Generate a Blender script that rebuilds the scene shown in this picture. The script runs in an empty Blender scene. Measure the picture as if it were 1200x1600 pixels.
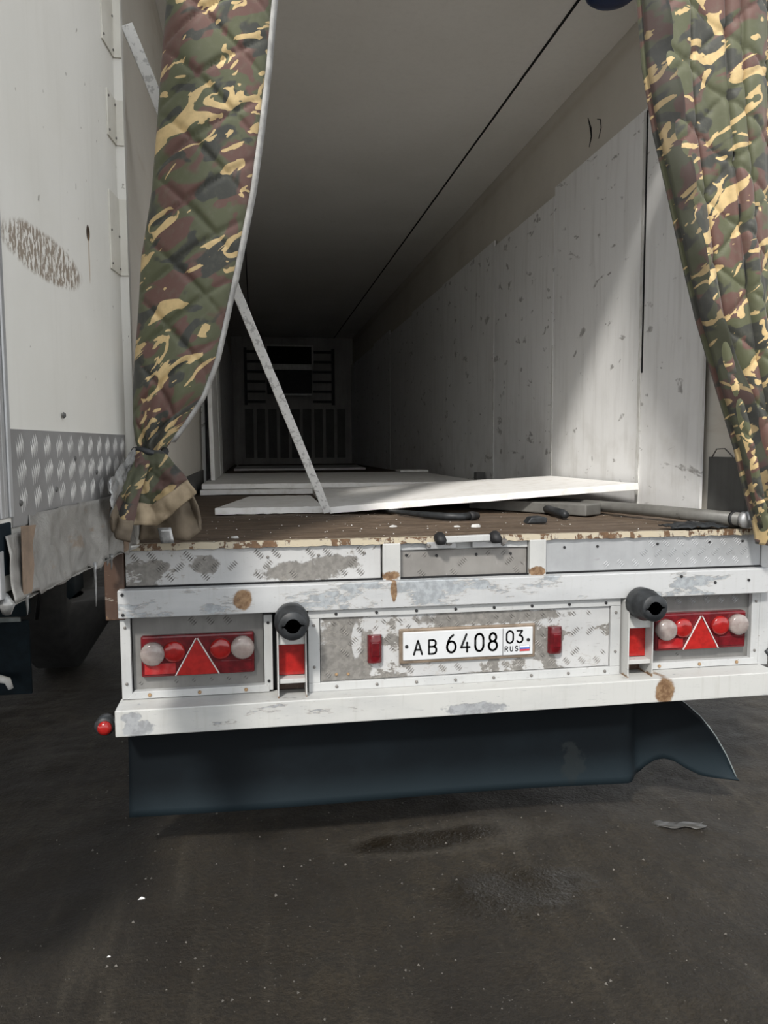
import bpy, math, random
from mathutils import Vector, Matrix, noise
random.seed(7)
S = bpy.context.scene
COL = S.collection
R = math.radians

# ------------------------------------------------------------------ camera, sky, sun, exposure
cam_d = bpy.data.cameras.new('camera')
cam = bpy.data.objects.new('camera', cam_d)
COL.objects.link(cam)
cam_d.sensor_fit = 'HORIZONTAL'
cam_d.sensor_width = 36.0
cam_d.lens = 36.0                      # 1200 px focal length on a 1200 px wide frame
cam_d.clip_start = 0.05
cam_d.clip_end = 500
yaw, pitch, roll = R(9.4685), R(4.8921), R(-0.31647)
F = Vector((math.sin(yaw)*math.cos(pitch), math.cos(yaw)*math.cos(pitch), -math.sin(pitch)))
RT = Vector((math.cos(yaw), -math.sin(yaw), 0))
UP = RT.cross(F)
RT, UP = RT*math.cos(roll)+UP*math.sin(roll), UP*math.cos(roll)-RT*math.sin(roll)
m = Matrix((RT, UP, -F)).transposed().to_4x4()
m.translation = Vector((-0.7886, -2.88, 1.53))
cam.matrix_world = m
S.camera = cam

world = bpy.data.worlds.new('overcast_sky')
S.world = world
world.use_nodes = True
wn = world.node_tree
bg = wn.nodes['Background']
# hazy sky: even all round, brightest in the haze low over the horizon
tc = wn.nodes.new('ShaderNodeTexCoord'); sx = wn.nodes.new('ShaderNodeSeparateXYZ'); mr = wn.nodes.new('ShaderNodeMapRange'); mc = wn.nodes.new('ShaderNodeMix')
mc.data_type = 'RGBA'
wn.links.new(tc.outputs['Generated'], sx.inputs[0]); wn.links.new(sx.outputs[2], mr.inputs[0])
mr.inputs[1].default_value = 0.0; mr.inputs[2].default_value = 0.75
wn.links.new(mr.outputs[0], mc.inputs[0])
mc.inputs[6].default_value = (1.9, 1.92, 1.92, 1); mc.inputs[7].default_value = (0.85, 0.90, 0.97, 1)
wn.links.new(mc.outputs[2], bg.inputs[0])
bg.inputs[1].default_value = 0.92

sun_d = bpy.data.lights.new('hazy_sun', 'SUN')
sun_d.energy = 2.9
sun_d.angle = R(6)
sun_d.color = (1.0, 0.96, 0.9)
sun = bpy.data.objects.new('hazy_sun', sun_d)
COL.objects.link(sun)
to_sun = Vector((-0.33, -0.635, 0.70))
sun.rotation_euler = to_sun.to_track_quat('Z', 'Y').to_euler()
sun.location = (0, -4, 9)

S.view_settings.view_transform = 'Standard'
S.view_settings.look = 'None'
S.view_settings.gamma = 1
S.view_settings.use_curve_mapping = False
S.view_settings.exposure = 0.45

# ------------------------------------------------------------------ material helper
class M:
    def __init__(s, name):
        s.mat = bpy.data.materials.new(name)
        s.mat.use_nodes = True
        s.nt = s.mat.node_tree
        s.b = s.nt.nodes['Principled BSDF']
    def n(s, t, **kw):
        nd = s.nt.nodes.new(t)
        for k, v in kw.items(): setattr(nd, k, v)
        return nd
    def put(s, sock, v):
        if isinstance(v, bpy.types.NodeSocket): s.nt.links.new(v, sock)
        elif isinstance(v, tuple) and len(v) == 3 and sock.type == 'RGBA': sock.default_value = (*v, 1)
        else: sock.default_value = v
    def co(s, kind='Object'):
        return s.n('ShaderNodeTexCoord').outputs[kind]
    def map(s, v, scale=(1,1,1), rot=(0,0,0), loc=(0,0,0)):
        nd = s.n('ShaderNodeMapping')
        s.put(nd.inputs['Vector'], v)
        nd.inputs['Scale'].default_value = scale
        nd.inputs['Rotation'].default_value = rot
        nd.inputs['Location'].default_value = loc
        return nd.outputs[0]
    def noise(s, v, scale, detail=4, rough=.55, dist=0):
        nd = s.n('ShaderNodeTexNoise')
        s.put(nd.inputs['Vector'], v)
        nd.inputs['Scale'].default_value = scale
        nd.inputs['Detail'].default_value = detail
        nd.inputs['Roughness'].default_value = rough
        nd.inputs['Distortion'].default_value = dist
        return nd.outputs[0]
    def vor(s, v, scale, feature='F1'):
        nd = s.n('ShaderNodeTexVoronoi', feature=feature)
        s.put(nd.inputs['Vector'], v)
        nd.inputs['Scale'].default_value = scale
        return nd.outputs['Distance']
    def m(s, op, a, b=0.0, c=0.0, clamp=False):
        nd = s.n('ShaderNodeMath', operation=op, use_clamp=clamp)
        for i, x in enumerate((a, b, c)): s.put(nd.inputs[i], x)
        return nd.outputs[0]
    def step(s, v, lo, hi):
        nd = s.n('ShaderNodeMapRange', interpolation_type='SMOOTHSTEP')
        s.put(nd.inputs['Value'], v)
        nd.inputs['From Min'].default_value = min(lo, hi)
        nd.inputs['From Max'].default_value = max(lo, hi)
        if hi < lo:
            nd.inputs['To Min'].default_value = 1
            nd.inputs['To Max'].default_value = 0
        return nd.outputs[0]
    def mix(s, f, a, b):
        nd = s.n('ShaderNodeMix', data_type='RGBA')
        s.put(nd.inputs['Factor'], f)
        s.put(nd.inputs['A'], a) if False else s.put(nd.inputs[6], a)
        s.put(nd.inputs[7], b)
        return nd.outputs[2]
    def xyz(s, v):
        nd = s.n('ShaderNodeSeparateXYZ')
        s.put(nd.inputs[0], v)
        return nd.outputs
    def spot(s, v, cx, cz, rx, rz, wob=.45, scale=25, xi=0, zi=2, soft=.12):
        o = s.xyz(v)
        a = s.m('DIVIDE', s.m('SUBTRACT', o[xi], cx), rx)
        b = s.m('DIVIDE', s.m('SUBTRACT', o[zi], cz), rz)
        d = s.m('SQRT', s.m('ADD', s.m('MULTIPLY', a, a), s.m('MULTIPLY', b, b)))
        w = s.m('MULTIPLY', s.m('SUBTRACT', s.noise(v, scale, 7, .65), .5), wob*4)
        return s.step(s.m('ADD', d, w), 1+soft, 1-soft)
    def mx(s, *a):
        r = a[0]
        for x in a[1:]: r = s.m('MAXIMUM', r, x)
        return r
    def done(s, base, rough=.6, metal=0.0, bump=None, bdist=.002, bstr=.5, spec=.4, **kw):
        s.put(s.b.inputs['Base Color'], base)
        s.put(s.b.inputs['Roughness'], rough)
        s.put(s.b.inputs['Metallic'], metal)
        s.put(s.b.inputs['Specular IOR Level'], spec)
        if bump is not None:
            nd = s.n('ShaderNodeBump')
            s.put(nd.inputs['Height'], bump)
            nd.inputs['Strength'].default_value = bstr
            nd.inputs['Distance'].default_value = bdist
            s.nt.links.new(nd.outputs[0], s.b.inputs['Normal'])
        for k, v in kw.items(): s.put(s.b.inputs[k], v)
        return s.mat

def plain(name, col, rough=.6, metal=0.0, var=.25, scale=18, spec=.4, **kw):
    t = M(name); v = t.co()
    n = t.noise(v, scale, 5, .6)
    dark = tuple(c*(1-var) for c in col); lite = tuple(min(1, c*(1+var)) for c in col)
    return t.done(t.mix(t.step(n, .3, .7), dark, lite), rough, metal, n, .001, .25, spec, **kw)

WHITE = (.42, .42, .417)
ALU = (.20, .19, .175)

def peel(name, cover, seed=0, white=WHITE, under=ALU, stretch=(1,1,1), spots=(), peels=(), keeps=(), rust=.72, scale=7, dirt=.5):
    """white paint flaking off metal; spots are rust marks, peels / keeps bare or sound patches"""
    t = M(name); v = t.co()
    vv = t.map(v, stretch, (0, 0, 0), (seed*3.1, seed*1.7, seed*2.3))
    big = t.m('ADD', t.noise(vv, scale, 9, .66, .25), t.m('MULTIPLY', t.m('SUBTRACT', t.noise(t.map(v, (22, 22, 60), (0, .75, 0), (seed, 1, 0)), 2, 2), .5), .10))
    th = 1-cover
    mask = t.step(big, th-.008, th+.008)
    for p in peels: mask = t.mx(mask, t.spot(v, *p))
    for p in keeps: mask = t.m('MULTIPLY', mask, t.m('SUBTRACT', 1.0, t.spot(v, *p)))
    fine = t.noise(t.map(v, (1, 1, 1), (0, .7, 0)), 46, 3, .6)
    scr = t.step(t.noise(t.map(v, (5, 5, 60), (0, .75, 0), (seed, 0, 0)), 6, 2, .5), .70, .73)
    mask = t.mx(mask, t.m('MULTIPLY', scr, .8))
    grime = t.step(t.noise(vv, 3.2, 5, .65), .42, .72)
    stre = t.step(t.noise(t.map(v, (30, 30, 2.2), (0, 0, 0), (seed, 0, 0)), 2, 4, .6), .5, .8)
    w = t.mix(t.m('MULTIPLY', grime, dirt*.75), white, (.25, .26, .27))
    w = t.mix(t.m('MULTIPLY', stre, dirt*.5), w, (.28, .26, .23))
    u = t.mix(t.step(fine, .35, .65), tuple(c*.82 for c in under), tuple(c*1.12 for c in under))
    c = t.mix(mask, w, u)
    edge = t.m('MULTIPLY', t.step(big, th-.022, th-.002), t.step(big, th+.012, th))
    c = t.mix(t.m('MULTIPLY', edge, .55), c, (.30, .28, .25))
    rm = t.step(t.noise(vv, 11, 6, .7), rust, rust+.03)
    r_col = t.mix(t.step(fine, .35, .65), (.12, .066, .033), (.225, .145, .082))
    for p in spots: rm = t.mx(rm, t.spot(v, *p))
    c = t.mix(rm, c, r_col)
    sp = t.step(t.noise(v, 75, 2, .5), .745, .765)
    c = t.mix(t.m('MULTIPLY', sp, .75), c, (.16, .14, .12))
    h = t.m('SUBTRACT', t.m('MULTIPLY', fine, .25), mask)
    rough = t.m('ADD', .42, t.m('MULTIPLY', mask, .12))
    return t.done(c, rough, t.m('MULTIPLY', mask, .25), h, .0012, .5)

def dirty(name, col, col2, scale=3, streak=.5, marks=.0, markcol=(.12,.10,.09), rough=.6, seed=0, specks=0.0, metal=0.0, scratch=0.0, bd=.001):
    t = M(name); v = t.co()
    v = t.map(v, (1,1,1), (0,0,0), (seed, seed*.7, seed*.3))
    a = t.step(t.noise(v, scale, 5, .6), .3, .75)
    st = t.step(t.noise(t.map(v, (9, 9, .7)), 3, 4, .6), .42, .8)
    c = t.mix(a, col, col2)
    c = t.mix(t.m('MULTIPLY', st, streak), c, tuple(x*.62 for x in col2))
    if scratch:
        sc = t.step(t.noise(t.map(v, (14, 14, 1.3), (R(12), 0, 0)), 9, 3, .6), .69, .73)
        sc = t.m('MULTIPLY', sc, t.step(t.noise(v, 2.1, 2), .48, .62))
        c = t.mix(t.m('MULTIPLY', sc, scratch), c, (.62, .61, .59))
    if marks:
        mk = t.step(t.noise(t.map(v, (1, 1, 1.6), (R(30), 0, 0)), 6.5, 4, .55, .5), .685, .72)
        mk = t.m('MULTIPLY', mk, t.step(t.noise(v, 38, 3), .36, .6))
        c = t.mix(t.m('MULTIPLY', mk, marks), c, markcol)
    if specks:
        sp = t.step(t.noise(v, 42, 2, .5), .735, .76)
        c = t.mix(t.m('MULTIPLY', sp, specks), c, markcol)
    return t.done(c, rough, metal, t.noise(v, 40, 4), bd, .3)

def camo_mat(name, seed=0.0, shade=1.0):
    t = M(name); uv = t.co('UV')
    v = t.map(uv, (1, 1, 1), (0, 0, R(-24)), (seed, seed*.6, 0))
    s1 = t.map(v, (.75, 1.35, 1))
    n1 = t.noise(s1, 7.5, 2, .5, .55)
    n2 = t.noise(t.map(s1, (1,1,1), (0,0,.3), (4.1, 2.7, 1)), 7.0, 2, .5, .6)
    n3 = t.noise(t.map(v, (.62, 1.5, 1), (0,0,0), (9.3, 5.2, 2)), 8.2, 2.5, .5, 1.6)
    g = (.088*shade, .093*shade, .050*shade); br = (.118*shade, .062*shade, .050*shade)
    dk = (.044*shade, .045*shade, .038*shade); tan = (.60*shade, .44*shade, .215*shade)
    wear = t.noise(uv, 30, 5, .6)
    c = t.mix(t.step(n1, .505, .545), g, br)
    c = t.mix(t.step(n2, .55, .585), c, dk)
    c = t.mix(t.step(wear, .45, .8), c, t.mix(.35, c, (.14*shade, .14*shade, .10*shade)))
    c = t.mix(t.step(n3, .584, .592), c, t.mix(t.step(wear, .3, .7), tan, tuple(x*.8 for x in tan)))
    weave = t.noise(uv, 420, 1)
    return t.done(c, .62, 0, weave, .0005, .3, .35, **{'Sheen Weight': .12})

MAT = {}
MAT['beam'] = peel('flaking white paint on beam', .43, 1, white=(0.428,0.434,0.437), under=(.32,.34,.355), stretch=(.5,1,1.6),
                   spots=[(-.845,.972,.034,.036,.25,14), (-.28,.985,.012,.05,.3)], dirt=.5, rust=.80, scale=5)
MAT['bumper'] = peel('flaking white paint on bumper', .37, 2, white=(0.442,0.442,0.425), under=(.31,.32,.33), stretch=(.6,1,1.7),
                     spots=[(.80,.555,.042,.05,.25,18)], peels=[(-1.22,.535,.05,.032),(-1.24,.575,.035,.02),(.02,.53,.12,.022)], rust=.76, scale=5)
MAT['tread_left'] = peel('white paint worn off tread plate', .42, 3, stretch=(.8,1,1.2), peels=[(-.62,1.06,.16,.035),(-.50,1.09,.10,.03),(-.98,1.10,.05,.035),(-1.16,1.09,.05,.03)],
                         keeps=[(-.8,1.15,.5,.016),(-1.05,1.04,.10,.02)])
MAT['tread_centre'] = peel('paint worn off number plate panel', .47, 4, stretch=(.8,1,1), peels=[(-.48,.73,.12,.14),(.10,.86,.3,.03),(-.2,.63,.3,.03)], keeps=[(-.42,.79,.018,.07,.3),(-.1,.655,.14,.03),(.48,.70,.10,.08)])
MAT['frame_white'] = peel('white painted trim', .28, 5, white=(.42,.425,.42), under=(.25,.25,.245), stretch=(1,1,1), rust=.74)
MAT['bracket'] = peel('white painted bracket', .27, 6, white=(0.428,0.428,0.414), rust=.68, stretch=(1,1,1),
                      spots=[(-.67,.60,.06,.02),(.72,.60,.06,.02),(-.285,1.035,.034,.02,.4,30),(.305,1.035,.034,.02,.4,30)])
MAT['alu_tread'] = dirty('grey tread plate', (.40,.407,.415), (.32,.327,.333), 5, .2, .2, rough=.38, metal=.35, specks=.5)
MAT['alu_dusty'] = dirty('dusty grey tread plate', (.20,.197,.188), (.145,.142,.136), 6, .35, .3, rough=.5, metal=.25, seed=2, scratch=.3)
MAT['alu_centre'] = dirty('dull scuffed tread plate', (.24,.23,.215), (.18,.17,.158), 6, .2, .3, rough=.5, metal=.2, seed=5, scratch=.2)
MAT['door_tread'] = dirty('grey door kick plate', (.25,.245,.24), (.20,.195,.19), 6, .15, .35, rough=.55, metal=.15, seed=3)
MAT['worn_bars'] = plain('tread bars rubbed bare', (.235,.225,.21), .42, .3, .3, 30)
MAT['bright_bars'] = plain('bright tread bars', (.52,.53,.54), .28, .5, .12, 60)
MAT['door_bars'] = plain('worn bright tread bars', (.46,.45,.43), .5, .2)
MAT['alu_trim'] = dirty('aluminium trim', (.45,.455,.46), (.36,.36,.36), 8, .4, 0, rough=.4, metal=.5)
MAT['rust'] = peel('rusty corner post', .34, 8, white=(.06,.033,.021), under=(.30,.23,.16), rust=.58, dirt=.2)
MAT['edge'] = peel('rusted cream edge angle', .47, 9, white=(.40,.345,.25), under=(.13,.075,.04), stretch=(1,1,.5), rust=.66, scale=16, dirt=.2)
MAT['rubber'] = plain('black rubber', (.018,.02,.022), .5, 0, .4, 30)
MAT['black'] = plain('black grimy steel', (.012,.012,.013), .6, 0, .4, 12)
MAT['void'] = plain('dark hole', (.006,.006,.007), .9)
MAT['bolt'] = plain('dull bolt head', (.16,.15,.14), .5, .5, .4, 60)
MAT['rbolt'] = plain('rusty bolt head', (.26,.17,.09), .7, .2, .4, 60)

t = M('interior liner sheet'); v = t.co()
a = t.step(t.noise(v, 1.3, 5, .6), .3, .75)
c = t.mix(a, (.86,.86,.855), (.80,.795,.785))
st = t.step(t.noise(t.map(v, (1,7,.6)), 3, 4, .6), .45, .8)
c = t.mix(t.m('MULTIPLY', st, .35), c, (.50,.485,.46))
low = t.step(t.xyz(v)[2], 2.2, 1.2)
sc = t.step(t.noise(t.map(v, (1,11,1.4), (R(14),0,0)), 7, 3, .6), .61, .67)
sc = t.m('MULTIPLY', sc, t.step(t.noise(v, 1.8, 2), .46, .6))
c = t.mix(t.m('MULTIPLY', sc, .6), c, (.86,.86,.84))
mk = t.step(t.noise(t.map(v, (1,.7,1.5), (R(-25),0,0)), 7.5, 3, .55, .4), .635, .67)
mk = t.m('MULTIPLY', mk, t.step(t.noise(v, 30, 3), .30, .6))
c = t.mix(t.m('MULTIPLY', mk, .65), c, (.13,.115,.10))
c = t.mix(t.m('MULTIPLY', t.m('MULTIPLY', low, t.step(t.noise(v, 5, 4), .45, .7)), .35), c, (.52,.50,.46))
MAT['liner'] = t.done(c, .42, .1, t.noise(v, 6, 3), .006, .25, .45)

t = M('cream insulated wall'); v = t.co()
c = t.mix(t.step(t.noise(v, 1.1, 5, .6), .3, .75), (.66,.625,.56), (.57,.535,.475))
brown = t.step(t.noise(t.map(v, (1,.6,3)), 2.4, 5, .65), .55, .8)
c = t.mix(t.m('MULTIPLY', brown, .4), c, (.45,.37,.28))
ln = t.step(t.m('ABSOLUTE', t.m('SUBTRACT', t.xyz(v)[2], 3.66)), .05, .0)
c = t.mix(t.m('MULTIPLY', t.m('MULTIPLY', ln, t.noise(v, 8, 3)), .45), c, (.40,.33,.24))
MAT['cream'] = t.done(c, .6, 0, t.noise(v, 14, 3), .002, .2)
MAT['ceiling'] = dirty('cream ceiling', (.86,.84,.80), (.80,.78,.735), 1.2, .1, .2, (.5,.45,.36), rough=.6, seed=8)
MAT['dark_wall'] = dirty('dim bulkhead', (.40,.39,.37), (.30,.29,.275), 2, .4, 0, rough=.7)
MAT['kick'] = dirty('dark kick plate', (.10,.10,.095), (.075,.072,.068), 6, .3, .5, (.02,.02,.02), rough=.6)
MAT['white_edge'] = dirty('whitish sealing strip', (.66,.66,.64), (.50,.49,.46), 20, .3, .6, (.32,.22,.12), rough=.5)

t = M('worn plywood deck'); v = t.co()
g1 = t.noise(t.map(v, (1.2, 14, 1)), 3, 6, .65)
g2 = t.noise(v, 26, 5, .6)
c = t.mix(t.step(g1, .35, .65), (.055,.036,.022), (.15,.11,.078))
c = t.mix(t.step(g2, .45, .7), c, (.085,.06,.042))
pl = t.step(t.noise(t.map(v, (3,9,1)), 5, 5, .7), .63, .70)
c = t.mix(t.m('MULTIPLY', pl, .6), c, (.34,.30,.25))
MAT['deck'] = t.done(c, .7, 0, g1, .008, .5)

t = M('white insulation board'); v = t.co()
n = t.noise(v, 14, 5, .65)
c = t.mix(t.step(n, .45, .75), (.80,.79,.77), (.66,.64,.60))
MAT['board'] = t.done(c, .5, 0, n, .001, .2)
t = M('scuffed white strip'); v = t.co()
n = t.noise(t.map(v, (1,1,1), (.4,.3,0)), 42, 4, .65)
c = t.mix(t.step(n, .52, .60), (.90,.90,.885), (.60,.60,.59))
MAT['strip'] = t.done(c, .6, 0, n, .003, .5)

t = M('off white door skin'); v = t.co()
o = t.xyz(v)
a = t.step(t.noise(v, 1.6, 5, .6), .3, .75)
c = t.mix(a, (.70,.685,.64), (.63,.615,.565))
st = t.step(t.noise(t.map(v, (9,9,.6)), 2.4, 4, .6), .48, .8)
c = t.mix(t.m('MULTIPLY', st, .4), c, (.58,.56,.51))
sp = t.step(t.noise(t.map(v, (1,1,.7)), 34, 2, .5), .72, .745)
c = t.mix(t.m('MULTIPLY', sp, .8), c, (.22,.20,.17))
band = t.spot(v, .69, 2.03, .27, .06, .12, 9)
# scraped-off lettering: the outline of the old sticker still shows as brown flakes
diag = t.m('ADD', o[2], t.m('MULTIPLY', o[0], 0.0))
fl = t.step(t.noise(t.map(v, (26,1,9), (0,.25,0)), 3.2, 3, .6), .47, .50)
c = t.mix(t.m('MULTIPLY', t.m('MULTIPLY', band, fl), .85), c, (.20,.15,.105))
hole = t.spot(v, .335, 2.187, .016, .024, .15, 30)
c = t.mix(hole, c, (.035,.02,.012))
run = t.spot(v, .333, 2.11, .006, .075, .15, 20)
c = t.mix(t.m('MULTIPLY', run, .6), c, (.33,.22,.12))
MAT['door'] = t.done(c, .45, 0, t.noise(v, 9, 3), .004, .2)
MAT['door_patch'] = dirty('riveted door patch', (.63,.61,.55), (.54,.515,.45), 6, .2, .2, (.25,.18,.1), rough=.5, seed=6)

t = M('crinkled grey film'); v = t.co()
n = t.noise(t.map(v, (1,1,1)), 8, 6, .7, .6)
c = t.mix(t.step(n, .35, .7), (.28,.272,.255), (.19,.18,.165))
br = t.step(t.noise(t.map(v, (1.5,1,4)), 5, 5, .65), .60, .68)
c = t.mix(t.m('MULTIPLY', br, .6), c, (.20,.145,.10))
MAT['film'] = t.done(c, .36, .15, n, .012, .7, .5)
MAT['film_edge'] = plain('brown torn tape', (.19,.135,.095), .6)
MAT['clear_film'] = plain('silvery clear tape', (.24,.24,.235), .15, .2, .35, 30, .6)

MAT['camo'] = camo_mat('quilted camouflage cloth', 0)
MAT['camo_right'] = camo_mat('quilted camouflage cloth, right', 3.7)
MAT['camo_dirty'] = camo_mat('soiled camouflage cloth', 1.9, .62)
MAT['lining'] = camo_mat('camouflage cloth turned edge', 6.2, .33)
MAT['canvas'] = dirty('dirty canvas hem', (.36,.285,.19), (.22,.17,.11), 14, .35, .9, (.08,.06,.045), rough=.85, bd=.002)
MAT['canvas_brown'] = dirty('muddy canvas hem', (.17,.135,.095), (.105,.083,.06), 12, .2, .5, (.06,.045,.03), rough=.85, seed=2, bd=.002)
MAT['piping'] = plain('grey fabric binding', (.34,.335,.32), .7)

t = M('red lamp plastic'); v = t.co()
n = t.noise(v, 22, 4)
MAT['red'] = t.done(t.mix(t.step(n, .35, .75), (.30,.010,.012), (.36,.05,.05)), .25, 0, t.m('SINE', t.m('MULTIPLY', t.xyz(v)[0], 900)), .0004, .15, .5)
MAT['red_dark'] = plain('deep red lamp plastic', (.10,.004,.007), .25, 0, .3, 30, .5)
MAT['red_bright'] = plain('bright red reflector', (.30,.012,.010), .22, 0, .18, 40, .6)
MAT['red_lens'] = plain('red round lens', (.26,.010,.009), .18, 0, .2, 40, .6)
t = M('misty clear lens'); v = t.co()
n = t.noise(v, 40, 3)
MAT['clear'] = t.done(t.mix(t.step(n, .3, .7), (.46,.38,.35), (.60,.54,.50)), .18, 0, n, .0006, .2, .5, **{'Transmission Weight': .55})
MAT['chrome'] = plain('bright trim line', (.75,.70,.68), .3, .4)
MAT['plate_white'] = plain('white number plate', (.52,.53,.54), .35, 0, .04, 10)
MAT['plate_black'] = plain('plate lettering black', (.015,.015,.016), .4)
MAT['flag_white'] = plain('flag white', (.78,.78,.78), .4)
MAT['flag_blue'] = plain('flag blue', (.05,.13,.42), .4)
MAT['flag_red'] = plain('flag red', (.50,.04,.04), .4)
MAT['plate_frame'] = plain('brownish plate surround', (.20,.155,.115), .4, .3)
t = M('dark mud apron'); v = t.co()
n = t.noise(t.map(v, (1,1,1.5)), 2.6, 5, .6)
low = t.step(t.xyz(v)[2], .30, .14)
c = t.mix(t.step(n, .4, .75), (.0016,.0032,.0046), (.0035,.0062,.0085))
c = t.mix(t.m('MULTIPLY', low, .8), c, (.013,.021,.026))
dr = t.spot(v, .47, .24, .05, .07, .95, 7)
c = t.mix(t.m('MULTIPLY', dr, .4), c, (.016,.019,.019))
MAT['apron'] = t.done(c, .6, 0, t.noise(v, 30, 3), .002, .3, .12)
MAT['truck_blue'] = plain('dusty dark blue truck', (.006,.011,.015), .7, spec=.12)
MAT['tyre'] = plain('dusty tyre', (.018,.018,.018), .8)
MAT['truck_light'] = plain('grey crossbar', (.15,.17,.17), .6)
MAT['pole'] = dirty('grey painted pole', (.16,.157,.145), (.11,.107,.098), 12, .1, .6, (.05,.045,.04), rough=.45)
MAT['blue'] = plain('dark blue plastic', (.02,.04,.12), .4)

t = M('wet dirty ground'); v = t.co()
n1 = t.noise(v, 1.1, 6, .6); n2 = t.noise(v, 9, 6, .65); n3 = t.noise(v, 60, 4, .65)
trk = t.noise(t.map(v, (4,.5,1)), 2.2, 5, .6)
c = t.mix(t.step(n1, .35, .65), (.0095,.0066,.0033), (.0245,.0185,.0105))
c = t.mix(t.m('MULTIPLY', t.step(n2, .42, .62), .75), c, (.0125,.0098,.0062))
c = t.mix(t.m('MULTIPLY', t.step(trk, .5, .72), .55), c, (.038,.031,.021))
wet = t.mx(t.spot(v, -.15, -.05, .30, .07, .3, 5, 0, 1, .3), t.spot(v, .1, -.45, .25, .14, .35, 4, 0, 1, .4))
rim = t.m('SUBTRACT', t.spot(v, -.05, -.05, .46, .12, .3, 5, 0, 1, .2), wet, clamp=True)
c = t.mix(t.m('MULTIPLY', rim, .35), c, (.058,.05,.038))
c = t.mix(t.step(n3, .42, .62), c, t.mix(.45, c, (.005,.0035,.002)))
c = t.mix(t.m('MULTIPLY', wet, .6), c, (.009,.0068,.004))
sp = t.step(t.noise(v, 95, 2, .5), .705, .74)
c = t.mix(t.m('MULTIPLY', sp, t.step(n2, .4, .6)), c, (.10,.093,.08))
rough = t.m('SUBTRACT', t.m('ADD', .62, t.m('MULTIPLY', n2, .35)), t.m('MULTIPLY', wet, .45))
MAT['ground'] = t.done(c, rough, 0, t.m('ADD', t.m('MULTIPLY', n2, .5), n3), .012, .8, .35)
MAT['stone'] = plain('pale grit', (.085,.078,.068), .8, 0, .5, 40)

# ------------------------------------------------------------------ mesh helper
class MB:
    def __init__(s): s.v = []; s.f = []; s.uv = {}
    def add(s, vs, fs):
        b = len(s.v); s.v += [tuple(p) for p in vs]; s.f += [tuple(i+b for i in f) for f in fs]; return s
    def box(s, x0, x1, y0, y1, z0, z1):
        return s.add([(x, y, z) for z in (z0, z1) for y in (y0, y1) for x in (x0, x1)],
                     [(0,2,3,1), (4,5,7,6), (0,1,5,4), (2,6,7,3), (0,4,6,2), (1,3,7,5)])
    def bar(s, a, b, w, h, side=None):
        a, b = Vector(a), Vector(b); d = (b-a).normalized()
        u = Vector(side) if side else (Vector((0,0,1)) if abs(d.z) < .9 else Vector((0,1,0)))
        u = (u - d*u.dot(d)).normalized(); w_ = d.cross(u)
        vs = [p + u*(su*h/2) + w_*(sw*w/2) for p in (a, b) for su, sw in ((-1,-1), (-1,1), (1,1), (1,-1))]
        return s.add(vs, [(0,1,2,3), (7,6,5,4), (0,4,5,1), (1,5,6,2), (2,6,7,3), (3,7,4,0)])
    def tube(s, pts, r, n=10, cap=True):
        pts = [Vector(p) for p in pts]; rs = r if isinstance(r, (list, tuple)) else [r]*len(pts)
        vs = []; fs = []; prev = None
        for i, p in enumerate(pts):
            d = (pts[min(i+1, len(pts)-1)] - pts[max(i-1, 0)])
            if d.length < 1e-7: d = Vector((0,0,1))
            d.normalize()
            u = prev - d*prev.dot(d) if prev else (Vector((0,0,1)) if abs(d.z) < .9 else Vector((1,0,0))).cross(d)
            u.normalize(); prev = u; w = d.cross(u)
            for k in range(n):
                a = 2*math.pi*k/n
                vs.append(p + (u*math.cos(a) + w*math.sin(a))*rs[i])
        for i in range(len(pts)-1):
            for k in range(n):
                fs.append((i*n+k, i*n+(k+1) % n, (i+1)*n+(k+1) % n, (i+1)*n+k))
        if cap:
            fs.append(tuple(range(n-1, -1, -1))); fs.append(tuple((len(pts)-1)*n+k for k in range(n)))
        return s.add(vs, fs)
    def prism(s, pts2, y0, y1, axis='y'):
        """outline of (x, z) points given thickness along y"""
        n = len(pts2)
        vs = [(x, y0, z) for x, z in pts2] + [(x, y1, z) for x, z in pts2]
        if axis == 'z': vs = [(x, y, z0) for z0 in (y0, y1) for x, y in pts2]
        fs = [tuple(range(n)), tuple(range(2*n-1, n-1, -1))] + [(i, i+n, (i+1) % n+n, (i+1) % n) for i in range(n)]
        return s.add(vs, fs)
    def grid(s, P, nu, nv, uvf=None, closed=False):
        b = len(s.v)
        for j in range(nv):
            for i in range(nu):
                s.v.append(tuple(P(i, j)))
                if uvf: s.uv[len(s.v)-1] = uvf(i, j)
        for j in range(nv-1):
            for i in range(nu-1):
                s.f.append((b+j*nu+i, b+j*nu+i+1, b+(j+1)*nu+i+1, b+(j+1)*nu+i))
        return s
    def build(s, name, mat, parent=None, smooth=False, bevel=0, solid=0, kind=None, label=None):
        me = bpy.data.meshes.new(name)
        me.from_pydata(s.v, [], s.f)
        if s.uv:
            lay = me.uv_layers.new(name='UVMap')
            for l in me.loops: lay.data[l.index].uv = s.uv.get(l.vertex_index, (0, 0))
        me.materials.append(MAT[mat] if isinstance(mat, str) else mat)
        if smooth:
            for p in me.polygons: p.use_smooth = True
        me.update()
        o = bpy.data.objects.new(name, me); COL.objects.link(o)
        if parent: o.parent = parent
        if bevel:
            bv = o.modifiers.new('bevel', 'BEVEL'); bv.width = bevel; bv.segments = 2; bv.limit_method = 'ANGLE'; bv.angle_limit = R(40)
        if solid:
            sd = o.modifiers.new('thickness', 'SOLIDIFY'); sd.thickness = solid; sd.offset = 0
        if kind: o['kind'] = kind
        if label: o['label'] = label
        return o

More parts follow.
